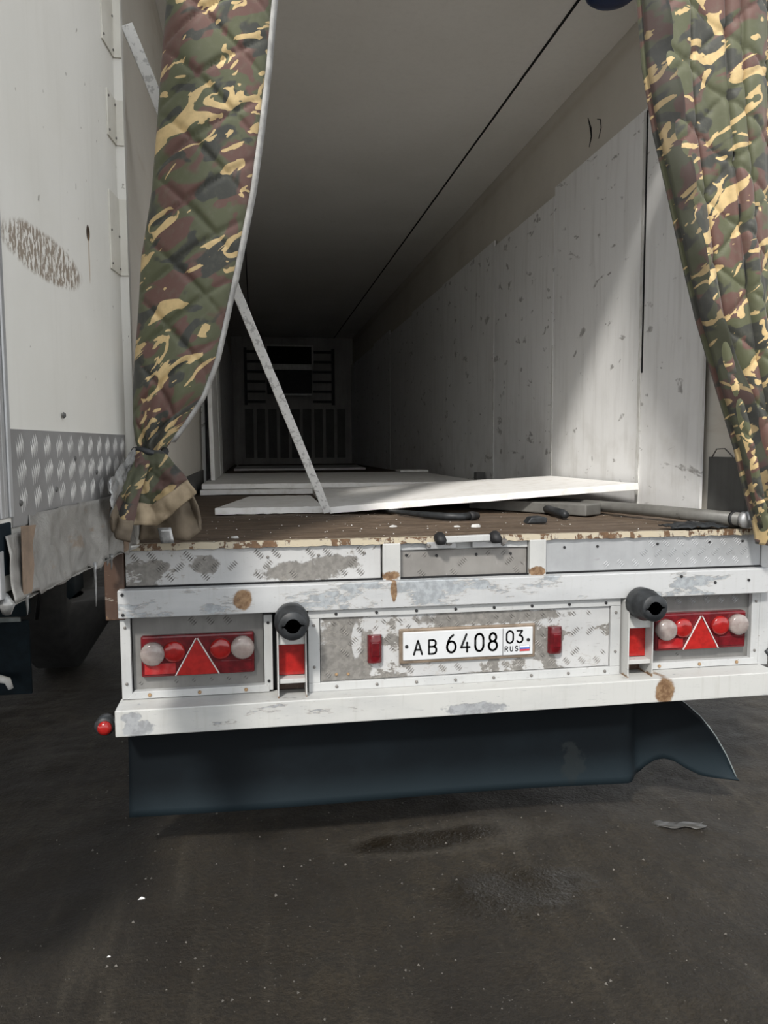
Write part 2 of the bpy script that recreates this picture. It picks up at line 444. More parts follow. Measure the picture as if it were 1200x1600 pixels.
def empty(name, label, cat, loc=(0,0,0), group=None):
    o = bpy.data.objects.new(name, None); COL.objects.link(o); o.location = loc
    o.empty_display_size = .1
    o['label'] = label; o['category'] = cat
    if group: o['group'] = group
    return o
def tag(o, label, cat, group=None, kind=None):
    o['label'] = label; o['category'] = cat
    if group: o['group'] = group
    if kind: o['kind'] = kind
    return o
def box(name, mat, parent, x0, x1, y0, y1, z0, z1, bevel=.002, **k):
    return MB().box(x0, x1, y0, y1, z0, z1).build(name, mat, parent, bevel=bevel, **k)
def disc(mb, c, r, depth, n=20, axis=(0,-1,0)):
    c = Vector(c); return mb.tube([c, c+Vector(axis)*depth], r, n)
def bolts(parent, pts, r=.0055, mat='bolt', axis=(0,-1,0), h=.004):
    first = None
    for p in pts:
        c = Vector(p)
        if first is None:
            mb = MB(); a = Vector(axis)
            mb.tube([-a*.002, a*h*.6, a*h], [r, r, r*.55], 8)
            first = mb.build('bolt', mat, parent, smooth=False)
            first.location = c
        else:
            q = first.copy(); COL.objects.link(q); q.parent = parent; q.location = c
def tread(x0, x1, z0, z1, y, px=.064, pz=.041, ln=.032, gap=.0085, nb=5, wd=.0052, h=.0042, mono=False, skip=0.0, tall=1.0, avoid=None):
    """raised lens-shaped bars in clusters on the plane y (facing -y)"""
    mb = MB(); row = 0; z = z0+pz*.5
    while z < z1:
        x = x0 + (px*.5 if row % 2 and not mono else 0) + px*.3
        sg = -1 if (row % 2 or mono) else 1
        while x < x1:
            if random.random() >= skip:
                dx, dz = .7071*sg, .7071*tall
                for k in range(nb):
                    q = k-(nb-1)/2
                    L = ln*(1-.10*abs(q))
                    cx, cz = x + q*gap*.7071*sg*-1*1.0, z + q*gap*.7071
                    if mono: cx, cz = x + q*gap, z - q*gap*.55
                    a = (cx-dx*L/2, cz-dz*L/2); b_ = (cx+dx*L/2, cz+dz*L/2)
                    if mono: a = (cx-L*.10, cz-L/2); b_ = (cx+L*.10, cz+L/2)
                    nx, nz = -(b_[1]-a[1]), (b_[0]-a[0]); l = math.hypot(nx, nz); nx, nz = nx/l*wd/2, nz/l*wd/2
                    lo, hi = min(a[1], b_[1]), max(a[1], b_[1])
                    if lo < z0+.002 or hi > z1-.002 or min(a[0], b_[0]) < x0+.002 or max(a[0], b_[0]) > x1-.002: continue
                    if avoid and any(p[0] < cx < p[1] and p[2] < cz < p[3] for p in avoid): continue
                    mb.add([(a[0], y, a[1]), (cx+nx, y, cz+nz), (b_[0], y, b_[1]), (cx-nx, y, cz-nz), (cx, y-h, cz)],
                           [(0,4,1), (1,4,2), (2,4,3), (3,4,0)])
            x += px
        z += pz; row += 1
    return mb

# ------------------------------------------------------------------ the ground
def graded(a0, a1, b0, b1, step):
    xs = [b0 + i*step for i in range(int((b1-b0)/step)+1)]
    d = step; x = b0; pre = []
    while x > a0: d *= 1.5; x -= d; pre.append(max(x, a0))
    d = step; x = xs[-1]; post = []
    while x < a1: d *= 1.5; x += d; post.append(min(x, a1))
    return pre[::-1] + xs + post
gx = graded(-40, 40, -2.0, 2.6, .03); gy = graded(-40, 40, -1.4, 2.2, .03)
def gz(x, y):
    p = Vector((x*1.3, y*1.3, 0))
    return .022*noise.noise(p) + .010*noise.noise(p*4.1) + .005*noise.noise(p*13) - .004
g = MB(); g.grid(lambda i, j: (gx[i], gy[j], gz(gx[i], gy[j]) if abs(gx[i]) < 12 and abs(gy[j]) < 16 else 0), len(gx), len(gy))
fl = g.build('floor', 'ground', smooth=True); fl['kind'] = 'structure'

# ------------------------------------------------------------------ the trailer
T = empty('semi_trailer', 'white refrigerated semi-trailer seen from behind, rear doors open, peeling white tail with red lamps', 'trailer')
WZ0, WZ1, LEN = 1.18, 3.75, 13.1
# box shell
lw = box('side_wall', 'cream', T, -1.29, -1.235, .035, LEN, 1.02, WZ1, 0)
rw = box('side_wall', 'cream', T, 1.235, 1.29, .035, LEN, 1.02, WZ1, 0)
ce = box('ceiling', 'ceiling', T, -1.29, 1.29, -.02, LEN+.1, WZ1, WZ1+.07, 0)
MB().box(.845, .857, .02, LEN, WZ1-.006, WZ1+.001).build('ceiling_seam', 'void', ce, label='dark sealant line along the ceiling')
MB().box(-.857, -.845, .02, LEN, WZ1-.006, WZ1+.001).build('ceiling_seam', 'void', ce, label='dark sealant line along the ceiling')
fw = box('front_wall', 'dark_wall', T, -1.29, 1.29, LEN, LEN+.1, 1.02, WZ1, 0)
# deck: a strip finely cut near the opening so the worn boards have relief
dk = MB()
dys = [i*.02 for i in range(90)] + [1.8+i*.4 for i in range(29)]; dxs = [-1.235+2.47*i/120 for i in range(121)]
def dz(x, y):
    return WZ0 + .0035*noise.noise(Vector((x*2.5, y*26, 3))) + .003*noise.noise(Vector((x*9, y*12, 7))) - .0035
dk.grid(lambda i, j: (dxs[i], dys[j], dz(dxs[i], dys[j])), len(dxs), len(dys))
deck = dk.build('floor_deck', 'deck', T, smooth=True)
box('deck_core', 'black', deck, -1.235, 1.235, .03, LEN, 1.03, WZ0-.014, 0)
# ragged rusty edge angle
ea = MB(); n = 150
def eedge(i, j):
    x = -1.25+2.52*i/(n-1); w = .0035*noise.noise(Vector((x*30, 0, 1))) + .002*noise.noise(Vector((x*90, 0, 5)))
    return [(x, .045, WZ0-.002+w*.5), (x, -.012, WZ0+.002+w), (x, -.014+w*.3, WZ0-.022+w*1.6), (x, -.004, WZ0-.024+w*1.6)][j]
ea.grid(eedge, n, 4)
ea.build('edge_angle', 'edge', T, label='rusty edge angle with cream paint flakes')
# right hand liner sheets
xs = 1.205
segs = [(.30, .862), (.885, 2.095), (2.105, 3.395), (3.405, 5.2), (5.205, 6.8), (6.805, 8.435), (8.445, 10.0), (10.005, 11.6), (11.605, 13.08)]
for k, (a, b) in enumerate(segs):
    mb = MB(); ny = 8
    zt = 3.205 + .03*math.sin(k*2.3)
    if k == 0: zt = 3.62
    def PP(i, j, a=a, b=b, k=k, zt=zt):
        y = a+(b-a)*i/ny; z = WZ0+(zt-WZ0)*j/8
        x = xs - .0012*math.sin(math.pi*i/ny)*(1+math.sin(j*1.1+k)) - (.012 if k == 0 else 0)
        return (x, y, z)
    mb.grid(PP, ny+1, 9)
    mb.build('liner_panel', 'liner', rw, solid=.012)
for y, w, h in ((.874, .026, 3.2), (2.10, .022, 2.2), (3.40, .020, 2.3), (8.44, .04, 3.1)):
    mb = MB(); m_ = 40
    def SS(i, j, y=y, w=w, h=h):
        z = WZ0+(h-WZ0)*j/m_; ww = w*(.5+.30*noise.noise(Vector((z*14, y, 0))))*(1.25-.5*j/m_)
        return (xs-.0095-(.012 if y < 1 else 0), y+(-ww if i == 0 else ww), z)
    mb.grid(SS, 2, m_+1)
    mb.build('seam_strip', 'white_edge', rw, solid=.004, label='white sealing strip over a panel joint')
MB().box(xs-.022, xs-.008, .846, .856, 1.9, 3.2).build('seam_gap', 'void', rw, label='open black gap beside the sealing strip')
MB().prism([(.846, 1.95), (.866, 2.02), (.846, 2.11)], xs-.024, xs-.022).build('seam_tear', 'void', rw) if False else None
for y0, y1, z0, z1, n_ in ((1.50, 1.66, 3.27, 3.50, 2),):
    for q in range(n_):
        mb = MB()
        yy = y0 + q*.13
        mb.tube([(1.234, yy+.02, z0+.05), (1.234, yy-.01, z0+.10), (1.234, yy, z0+.15), (1.234, yy+.045, z1 if q else z1-.06)], [.002, .006 if q else .003, .008 if q else .003, .002], 6)
        mb.build('crack', 'void', rw, label='black crack in the upper wall')
MB().box(1.216, 1.236, .02, .285, WZ0, 1.475).build('kick_plate', 'kick', rw, bevel=.002, label='dark grey kick plate beside the rear post')
MB().tube([(1.205, .24, 1.475), (1.20, .20, 1.51), (1.20, .14, 1.512), (1.205, .09, 1.478)], .003, 6).build('wire_loop', 'bolt', rw, smooth=True)
bolts(rw, [(1.235, .10, 1.60), (1.235, .21, 1.68), (1.235, .24, 1.90)], .007, 'black', (-1,0,0))
# left wall: dark kick plate then liner sheets deeper in
MB().box(-1.236, -1.222, .05, 3.8, WZ0, 1.34).build('kick_plate', 'kick', lw, bevel=.002)
for a, b in ((3.85, 5.6), (5.61, 7.4), (7.41, 9.2), (9.21, 11.1), (11.11, 13.08)):
    MB().box(-1.236, -1.205, a, b, WZ0, 3.22).build('liner_panel', 'liner', lw, bevel=.002)
# rear post returns inside the opening
box('rear_post', 'cream', T, 1.236, 1.29, -.03, .0, 1.18, WZ1, .002)
rp_ = box('rear_post', 'door', T, -1.29, -1.214, -.012, .03, 1.18, WZ1, .002)
for z0, z1 in ((2.86, 3.20), (2.57, 2.72), (2.13, 2.39)):
    MB().box(-1.285, -1.2145, -.018, -.012, z0, z1).build('hinge_plate', 'door_patch', rp_, bevel=.001)
box('curtain_rail', 'alu_trim', T, -1.24, 1.24, -.11, -.07, 3.76, 3.80, .004)
lm = MB(); lm.tube([(.985, .86, 3.752), (.985, .86, 3.735), (.985, .86, 3.715), (.985, .86, 3.705)], [.125, .125, .10, .05], 24)
lm.build('ceiling_lamp', 'blue', T, smooth=True, label='dark blue rounded fitting on the ceiling')
# cooling unit and rack on the front wall
yb = LEN
cu = box('cooling_unit', 'dark_wall', fw, -.60, .40, yb-.35, yb, 3.10, 3.56, .01)
box('duct_outlet', 'black', fw, -.52, .37, yb-.20, yb, 3.84, 3.745, .004) if False else None
mb = MB()
for a in ((-.56, .40, 3.52, 3.55), (-.56, .40, 3.06, 3.17)): mb.box(a[0], a[1], yb-.39, yb-.35, a[2], a[3])
for a in ((-.56, -.52), (.36, .40)): mb.box(a[0], a[1], yb-.39, yb-.35, 3.06, 3.55)
mb.build('unit_frame', 'white_edge', fw, label='pale frame of the cooling unit')
box('unit_opening', 'void', fw, -.52, .36, yb-.37, yb-.35, 3.17, 3.52, 0)
box('unit_grille', 'black', fw, -.52, .36, yb-.37, yb-.02, 2.60, 3.06, .01)
mb = MB().box(-.36, .36, yb-.40, yb-.37, 2.555, 2.59); mb.build('drip_tray', 'white_edge', fw)
mb = MB()
for a in ((-.55, .30, 3.70, 3.72), ): mb.box(a[0], a[1], yb-.10, yb-.06, a[2], a[3])
mb.build('vent_strip', 'dark_wall', fw)
for z in (2.45, 2.65, 2.85, 3.05, 3.25, 3.45):
    for x0, x1 in ((-.95, -.56), (.40, .82)):
        MB().box(x0, x1, yb-.08, yb-.04, z-.025, z+.025).build('rack_bar', 'black', fw)
for x in (-.95, .82):
    MB().box(x-.03, x+.03, yb-.10, yb-.02, 2.38, 3.52).build('rack_upright', 'black', fw)
for k in range(9):
    x = -.98+k*.235
    MB().box(x, x+.17, yb-.03, yb, 1.30, 2.30).build('bulkhead_slat', 'kick', fw, bevel=.004)

# ---- tail: upper row
up_l = box('upper_panel', 'tread_left', T, -1.262, -.322, .0, .012, 1.026, 1.160, .002, label='tread plate with flaking white paint')
tread(-1.25, -.33, 1.03, 1.157, .0, skip=.38).build('tread_bars', 'worn_bars', up_l, kind='stuff')
up_r = box('upper_panel', 'alu_tread', T, .342, 1.285, .0, .012, 1.026, 1.163, .002, label='bare grey tread plate')
tread(.58, 1.24, 1.03, 1.16, .0, nb=5, avoid=[(.35, .75, 1.07, 1.2)]).build('tread_bars', 'bright_bars', up_r, kind='stuff')
up_c = box('upper_panel', 'alu_centre', T, -.246, .268, .012, .024, 1.012, 1.128, .002, label='dull recessed tread plate between the posts')
tread(-.24, .262, 1.016, 1.125, .012, skip=.45).build('tread_bars', 'alu_centre', up_c, kind='stuff')
box('upper_strip', 'frame_white', T, -.246, .268, .004, .022, 1.130, 1.158, .002)
for x0, x1 in ((-.316, -.248), (.270, .338)):
    box('upper_post', 'bracket', T, x0, x1, -.018, .012, 1.010, 1.160, .003, label='short white post with a rusty foot')
bolts(up_l, [(-1.16, -.001, 1.115), (-.98, -.001, 1.12), (-.75, -.001, 1.12), (-.56, -.001, 1.122), (-.385, -.001, 1.125)])
bolts(up_r, [(.42, -.001, 1.125), (.56, -.001, 1.125), (.82, -.001, 1.128), (1.05, -.001, 1.13), (1.2, -.001, 1.13)], mat='black')
bolts(up_c, [(-.22, .011, 1.11), (-.10, .011, 1.105), (.06, .011, 1.105), (.20, .011, 1.105)], mat='black')
# catch on the sill
ct = MB().box(-.145, -.03, -.022, .005, 1.135, 1.162).box(.035, .165, -.022, .005, 1.135, 1.162).build('sill_catch', 'alu_trim', T, bevel=.003, label='grey bolted catch in the middle of the sill')
MB().bar((-.085, -.035, 1.172), (.10, -.035, 1.176), .02, .026).build('catch_bar', 'frame_white', ct, bevel=.004)
for x in (-.095, .125):
    MB().tube([(x, .01, 1.170), (x, -.02, 1.178), (x, -.045, 1.168), (x, -.048, 1.155)], [.02, .024, .022, .014], 10).build('knuckle', 'black', ct, smooth=True)
    MB().tube([(x+.035, -.02, 1.16), (x+.035, -.034, 1.16)], .012, 8).build('nut', 'bolt', ct)
bolts(ct, [(-.138, -.023, 1.148), (.158, -.023, 1.148)], .008)
# corner posts
box('corner_post', 'rust', T, -1.335, -1.266, -.012, .06, .905, 1.163, .004, label='rusty brown left corner post')
box('corner_post', 'frame_white', T, 1.288, 1.335, -.005, .06, .60, 1.163, .004)
# ---- cross beam
bm = box('cross_beam', 'beam', T, -1.285, 1.30, -.05, .01, .918, 1.020, .004)
MB().box(-1.27, 1.29, -.006, .02, 1.0205, 1.0255).build('beam_gap', 'void', bm)
bolts(bm, [(-1.268, -.051, .932), (-1.268, -.051, 1.005), (1.05, -.051, .97), (1.2, -.051, .975), (.9, -.051, 1.0)], .006, 'black')
# ---- lamp row
box('tail_backing', 'black', T, -1.26, 1.27, .05, .07, .56, .93, 0)
for sgn, nm in ((-1, 'left'), (1, 'right')):
    x0, x1 = (-1.250, -.772) if sgn < 0 else (.778, 1.262)
    bay = box('lamp_panel', 'alu_dusty', T, x0, x1, .022, .034, .612, .918, .002, label='dusty tread plate around the %s lamp cluster' % nm)
    tread(x0+.01, x1-.01, .86, .915, .022, skip=.25 if sgn < 0 else .05).build('tread_bars', 'bright_bars' if sgn > 0 else 'alu_dusty', bay, kind='stuff')
    tread(x0+.01, x1-.01, .645, .672, .022, pz=.02, ln=.016, skip=.4).build('tread_bars', 'alu_dusty', bay, kind='stuff')
    # lamp cluster: body, four round lenses, triangle
    lx0, lx1 = (-1.218, -.806) if sgn < 0 else (.815, 1.222)
    yf = -.002 if sgn < 0 else -.012
    lamp = box('tail_lamp', 'red_dark', T, lx0, lx1, yf, .03, .683, .838, .008, label='%s tail lamp cluster with clear and red lenses and a triangle' % nm)
    w = lx1-lx0
    cz = .778
    def lens(fx, z, r, mat, nm_, dep=.028):
        c = (lx0+w*fx, yf, z)
        lb = MB(); lb.tube([(c[0], yf+.004, z), (c[0], yf-dep*.7, z), (c[0], yf-dep, z), (c[0], yf-dep*1.1, z)], [r, r*.98, r*.80, r*.3], 28)
        lb.build(nm_, mat, lamp, smooth=True)
    lens(.105, cz-.004, .044, 'clear', 'clear_lens'); lens(.895, cz+.006, .044, 'clear', 'clear_lens')
    lens(.29, cz, .040, 'red_lens', 'red_lens', .018); lens(.70, cz+.004, .040, 'red_lens', 'red_lens', .018)
    tx = lx0+w*.49
    MB().prism([(tx-.076, .688), (tx+.076, .688), (tx, .822)], yf-.006, yf).build('triangle_reflector', 'red_bright', lamp, bevel=.001)
    for q in (-1, 1):
        MB().bar((tx+q*.079, yf-.006, .688), (tx+q*.003, yf-.006, .825), .005, .004).build('triangle_edge', 'chrome', lamp)
    MB().box(lx0+.012, lx0+w*.30, yf-.003, yf, .695, .735).build('lower_lens', 'red', lamp, bevel=.002)
    MB().box(lx0+w*.70, lx1-.012, yf-.003, yf, .695, .735).build('lower_lens', 'red_dark', lamp, bevel=.002)
    # trim strips
    xa, xb = (-1.288, -1.252) if sgn < 0 else (1.252, 1.288)
    st1 = box('trim_strip', 'frame_white', T, xa, xb, -.004, .02, .606, .918, .002)
    bolts(st1, [((xa+xb)/2, -.005, .875), ((xa+xb)/2, -.005, .665)])
    xa, xb = (-.770, -.738) if sgn < 0 else (.774, .784)
    st2 = box('trim_strip', 'frame_white', T, xa, xb, -.004, .03, .612, .902, .002)
    if sgn < 0: bolts(st2, [(-.754, -.005, .872), (-.754, -.005, .648)], mat='black')
    st3 = MB(); st3.prism([(x0-.022 if sgn < 0 else x0, .606), (x1+.02 if sgn < 0 else x1+.03, .606), (x1+.02 if sgn < 0 else x1+.008, .634), (x0+.004, .634)], -.006, .024)
    st3 = st3.build('trim_strip', 'frame_white', T, bevel=.002)
    bolts(st3, [(x0+.06, -.007, .62), (x0+.24, -.007, .62), (x0+.41, -.007, .62)], .007, 'rbolt')
    # bracket with rubber buffer and reflector
    bx = -.669 if sgn < 0 else .712
    br = MB().box(bx-.052, bx+.052, -.07, .03, .80, .915).build('buffer_bracket', 'bracket', T, bevel=.003)
    MB().box(bx-.054, bx-.049, -.085, .04, .60, .91).build('bracket_side', 'bracket', br, bevel=.001)
    MB().box(bx+.049, bx+.054, -.085, .04, .60, .91).build('bracket_side', 'bracket', br, bevel=.001)
    MB().box(bx-.048, bx+.048, -.030, -.020, .675, .80).build('red_reflector', 'red_bright', br, bevel=.001)
    MB().box(bx-.049, bx+.049, -.075, .02, .655, .672).build('bracket_shelf', 'bracket', br, bevel=.002)
    MB().box(bx-.049, bx+.049, .015, .03, .606, .80).build('bracket_back', 'rust', br)
    zb = .897 if sgn < 0 else .905
    bf = MB(); n = 28
    bf.tube([(bx, -.06, zb), (bx, -.07, zb), (bx, -.12, zb), (bx, -.128, zb), (bx, -.135, zb), (bx, -.185, zb), (bx, -.192, zb), (bx, -.192, zb), (bx, -.150, zb)],
            [.054, .062, .064, .061, .056, .053, .048, .026, .024], n)
    bf.build('rubber_buffer', 'rubber', br, smooth=True)
    MB().tube([(bx, -.151, zb), (bx, -.155, zb)], .0235, 16).build('buffer_hole', 'void', br)
# side pocket gaps next to the brackets
box('bracket_gap', 'void', T, -.737, -.722, .028, .048, .61, .915, 0)
# ---- number plate panel
pc = box('plate_panel', 'tread_centre', T, -.560, .606, -.024, -.010, .640, .885, .002, label='tread plate with worn white paint around the number plate')
tread(-.55, .596, .645, .882, -.024, skip=.30, avoid=[(-.275, .29, .69, .83), (-.4, -.31, .69, .83), (.33, .42, .69, .83)]).build('tread_bars', 'worn_bars', pc, kind='stuff')
for q in ((-.606, .650, .886, .916), (-.606, .650, .604, .638)):
    f_ = box('trim_strip', 'frame_white', T, q[0], q[1], -.034, .01, q[2], q[3], .002)
    bolts(f_, [(-.5+i*.155, -.035, (q[2]+q[3])/2) for i in range(8)], .006, 'bolt' if q[2] < .7 else 'black')
for q in ((-.606, -.562), (.608, .650)):
    f_ = box('trim_strip', 'frame_white', T, q[0], q[1], -.033, .01, .638, .886, .002)
    bolts(f_, [((q[0]+q[1])/2, -.034, .86), ((q[0]+q[1])/2, -.034, .70)])
bolts(pc, [(-.50, -.025, .665), (-.455, -.025, .664)], .006, 'rbolt')
for x0, x1, nm in ((-.380, -.325, 'left'), (.345, .400, 'right')):
    mk = MB(); yc = -.028
    prof = [(-.0, 0), (.0, .0)]
    sd = 1 if x0 < 0 else -1
    def ML(i, j, x0=x0, x1=x1):
        a = math.pi*i/10; z = .707+.106*j/8; e = 1-abs(j/4-1)**6*.25
        return ((x0+x1)/2 - math.cos(a)*(x1-x0)/2, -.024 - math.sin(a)**.6*.034*e, z)
    mk.grid(ML, 11, 9)
    mk.add([ML(i, 0) for i in range(11)], [tuple(range(11))]); mk.add([ML(i, 8) for i in range(11)], [tuple(range(10, -1, -1))])
    lp = mk.build('marker_lamp', 'red_dark', T, smooth=True, label='small dark red lamp %s of the number plate' % nm)
    MB().box(x0+.012, x1-.012, -.0605, -.052, .735, .79).build('lamp_lens', 'red_dark', lp, bevel=.006)
# the plate itself
PX0, PX1, PZ0, PZ1 = -.244, .278, .708, .819
pf = MB().box(PX0-.014, PX1+.012, -.036, -.024, PZ0-.014, PZ1+.012).build('license_plate', 'plate_frame', T, bevel=.008, label='white number plate in a brownish surround')
MB().box(PX0, PX1, -.041, -.034, PZ0, PZ1).build('plate_face', 'plate_white', pf, bevel=.004)
def arc(cx, cy, rx, ry, a0, a1, n=14):
    return [(cx+rx*math.cos(R(a0+(a1-a0)*i/n)), cy+ry*math.sin(R(a0+(a1-a0)*i/n))) for i in range(n+1)]
GL = {
 'A': [[(0,0), (.5,1), (1,0)], [(.18,.34), (.82,.34)]],
 'B': [[(.05,0), (.05,1), (.55,1)] + arc(.6,.765,.33,.235,90,-90,10) + [(.05,.53)], [(.55,.53)] + arc(.6,.265,.4,.265,90,-90,10) + [(.05,0)]],
 '6': [arc(.5,.32,.5,.32,0,360,24), [(.03,.42), (.16,.66), (.38,.86), (.72,1)]],
 '4': [[(.62,1), (.0,.26), (1,.26)], [(.70,.52), (.70,0)]],
 '0': [arc(.5,.70,.5,.30,0,180) + arc(.5,.30,.5,.30,180,360) + [(1,.70)]],
 '8': [arc(.5,.76,.40,.24,0,360,22), arc(.5,.27,.5,.27,0,360,22)],
 '3': [[(.05,1), (.9,1), (.42,.60)] + arc(.48,.30,.5,.30,90,-150,16)],
 'R': [[(.05,0), (.05,1), (.55,1)] + arc(.6,.75,.37,.25,90,-90,8) + [(.05,.5)], [(.5,.5), (1,0)]],
 'U': [[(.05,1), (.05,.3)] + arc(.5,.3,.45,.3,180,360) + [(.95,1)]],
 'S': [arc(.5,.75,.45,.25,30,270,12) + arc(.5,.25,.45,.25,90,-150,12)],
}
def glyph(ch, x0, x1, z0, z1, sw):
    mb = MB(); y = -.0418
    for st in GL[ch]:
        P = [Vector((x0+sw/2+(x1-x0-sw)*u, z0+sw/2+(z1-z0-sw)*w)) for u, w in st]
        for a, b in zip(P, P[1:]):
            d = b-a
            if d.length < 1e-6: continue
            d.normalize(); nn = Vector((-d.y, d.x))*sw/2
            q = [a+nn, a-nn, b-nn, b+nn]
            mb.add([(p.x, y, p.y) for p in q], [(0, 1, 2, 3)])
        for p in P:
            mb.add([(p.x+sw/2*math.cos(k*.785), y, p.y+sw/2*math.sin(k*.785)) for k in range(8)], [tuple(range(8))])
    mb.build('character', 'plate_black', pf)
PW, PH = PX1-PX0, PZ1-PZ0
def pos(u, v): return PX0+PW*u, PZ1-PH*v
for ch, u0, u1, v0, v1, sw in (('A',.074,.150,.28,.83,.0075), ('B',.185,.258,.28,.83,.0075), ('6',.324,.406,.13,.82,.0085), ('4',.432,.513,.13,.82,.0085),
        ('0',.541,.619,.13,.82,.0085), ('8',.645,.725,.13,.82,.0085), ('0',.786,.850,.09,.58,.0070), ('3',.866,.926,.09,.58,.0070),
        ('R',.776,.805,.66,.86,.0036), ('U',.816,.845,.66,.86,.0036), ('S',.856,.884,.66,.86,.0036)):
    a, b = pos(u0, v1), pos(u1, v0)
    glyph(ch, a[0], b[0], a[1], b[1], sw)
a = pos(.762, .98); b = pos(.766, .02)
MB().box(a[0], b[0], -.0418, -.040, a[1], b[1]).build('plate_divider', 'plate_black', pf)
for k, c in enumerate(('flag_red', 'flag_blue', 'flag_white')):
    a = pos(.897, .86-k*.066); b = pos(.972, .86-(k+1)*.066)
    MB().box(a[0], b[0], -.0418, -.040, a[1], b[1]).build('flag_stripe', c, pf)
mb = MB(); a = pos(.894, .87); b = pos(.975, .655)
mb.box(a[0], b[0], -.0414, -.040, a[1], b[1]); mb.build('flag_border', 'plate_black', pf)
bolts(pf, [(pos(.027, .5)[0], -.041, pos(0, .5)[1]), (pos(.962, .46)[0], -.041, pos(0, .46)[1])], .007, 'black')
# ---- lower bumper beam
lb = MB(); lb.prism([(-1.296, .508), (1.30, .508), (1.30, .604), (-1.296, .604)], -.12, .02)
bump = lb.build('lower_bumper', 'bumper', T, bevel=.004)
mb = MB(); mb.tube([(-1.28, -.04, .54), (-1.31, -.045, .535), (-1.335, -.05, .531)], .016, 10)
arm = mb.build('side_marker', 'rubber', T, smooth=True, label='round red lamp on a black rubber arm at the left end')
mb = MB(); mb.tube([(-1.343, -.02, .531), (-1.343, -.06, .531), (-1.343, -.07, .531)], [.034, .036, .028], 18); mb.build('marker_body', 'rubber', arm, smooth=True)
mb = MB(); mb.tube([(-1.340, -.066, .529), (-1.340, -.082, .529), (-1.340, -.088, .529)], [.026, .024, .012], 18); mb.build('marker_lens', 'red_bright', arm, smooth=True)
# ---- mud apron
ap = MB(); na, nz_ = 120, 14
botp = [(-1.274,.167), (-.5,.158), (.30,.147), (.797,.137), (.83,.165), (.868,.186), (.905,.195), (.946,.186), (1.0,.152), (1.06,.124), (1.12,.117), (1.20,.116)]
topp = [(-1.274,.50), (.90,.50), (.947,.47), (1.0,.43), (1.06,.375), (1.113,.302), (1.16,.215), (1.20,.118)]
def lerp(tab, x):
    if x <= tab[0][0]: return tab[0][1]
    for (a, b), (c, d) in zip(tab, tab[1:]):
        if x <= c: return b+(d-b)*(x-a)/(c-a)
    return tab[-1][1]
def AP(i, j):
    x = -1.274+2.474*i/(na-1); zb, zt = lerp(botp, x), lerp(topp, x)
    f = j/(nz_-1); z = zb+(zt-zb)*f
    y = .012 + .012*math.sin(x*3.1+1)*(1-f) - .035*(1-f)**2
    if x > .70: y += .10*(min(1, (x-.70)/.10)**2*(3-2*min(1, (x-.70)/.10)))*(1-f*.3)
    if x > .85: y -= .10*((x-.85)/.35)**1.5
    return (x, y, z)
ap.grid(AP, na, nz_)
apr = ap.build('mud_apron', 'apron', T, smooth=True, solid=.008, label='black rubber mud apron hanging under the bumper')
MB().tube([AP(na-1-k, nz_-1) for k in range(13)], .0035, 6).build('apron_edge_highlight', 'truck_light', apr, smooth=True)  # pale tube stands in for the highlight along the apron's right edge
# ---- running gear out of the light
ch = box('chassis_rail', 'black', T, -.48, -.38, .1, 12.5, .72, 1.03, 0)
box('chassis_rail', 'black', T, .38, .48, .1, 12.5, .72, 1.03, 0)
def wheel_mb(x, y, z, r, w):
    mb = MB(); mb.tube([(x-w/2, y, z), (x-w/2, y, z), (x-w/2+.03, y, z), (x+w/2-.03, y, z), (x+w/2, y, z), (x+w/2, y, z)], [r*.6, r*.93, r, r, r*.93, r*.6], 40); return mb
for y in (2.9, 4.2):
    ax = MB().tube([(-1.05, y, .5), (1.05, y, .5)], .06, 12).build('axle', 'black', T, smooth=True)
    for x in (-1.02, 1.02):
        wheel_mb(x, y, .49, .49, .38).build('tyre', 'tyre', ax, smooth=True)
        MB().tube([(x-.12, y, .5), (x+.12, y, .5)], .29, 24).build('rim', 'alu_trim', ax, smooth=True)
for x in (-.75, .75):
    lg = box('landing_leg', 'black', T, x-.06, x+.06, 10.2, 10.35, .05, 1.03, 0)
    box('leg_foot', 'black', lg, x-.15, x+.15, 10.1, 10.45, 0, .05, 0)
# pale bent guard and hose just past the right corner
sg = MB()
def SGf(i, j):
    a = R(200+70*i/10); return (1.47+.14*math.cos(a), .05+.02*j/3, .80+.21*math.sin(a)*1.0)
gd = MB().prism([(1.336,.93), (1.41,.93), (1.41,.66), (1.385,.675), (1.36,.71), (1.345,.75), (1.336,.80)], .02, .035).build('corner_guard', 'alu_centre', T, bevel=.002)
MB().tube([(1.336,.012,.76), (1.35,.005,.70), (1.375,.0,.655), (1.42,.0,.63)], .010, 8).build('guard_edge', 'frame_white', gd, smooth=True)
MB().tube([(1.325,.0,.665), (1.35,-.005,.635), (1.39,-.005,.612), (1.44,.0,.60)], .013, 8).build('black_hose', 'rubber', gd, smooth=True)
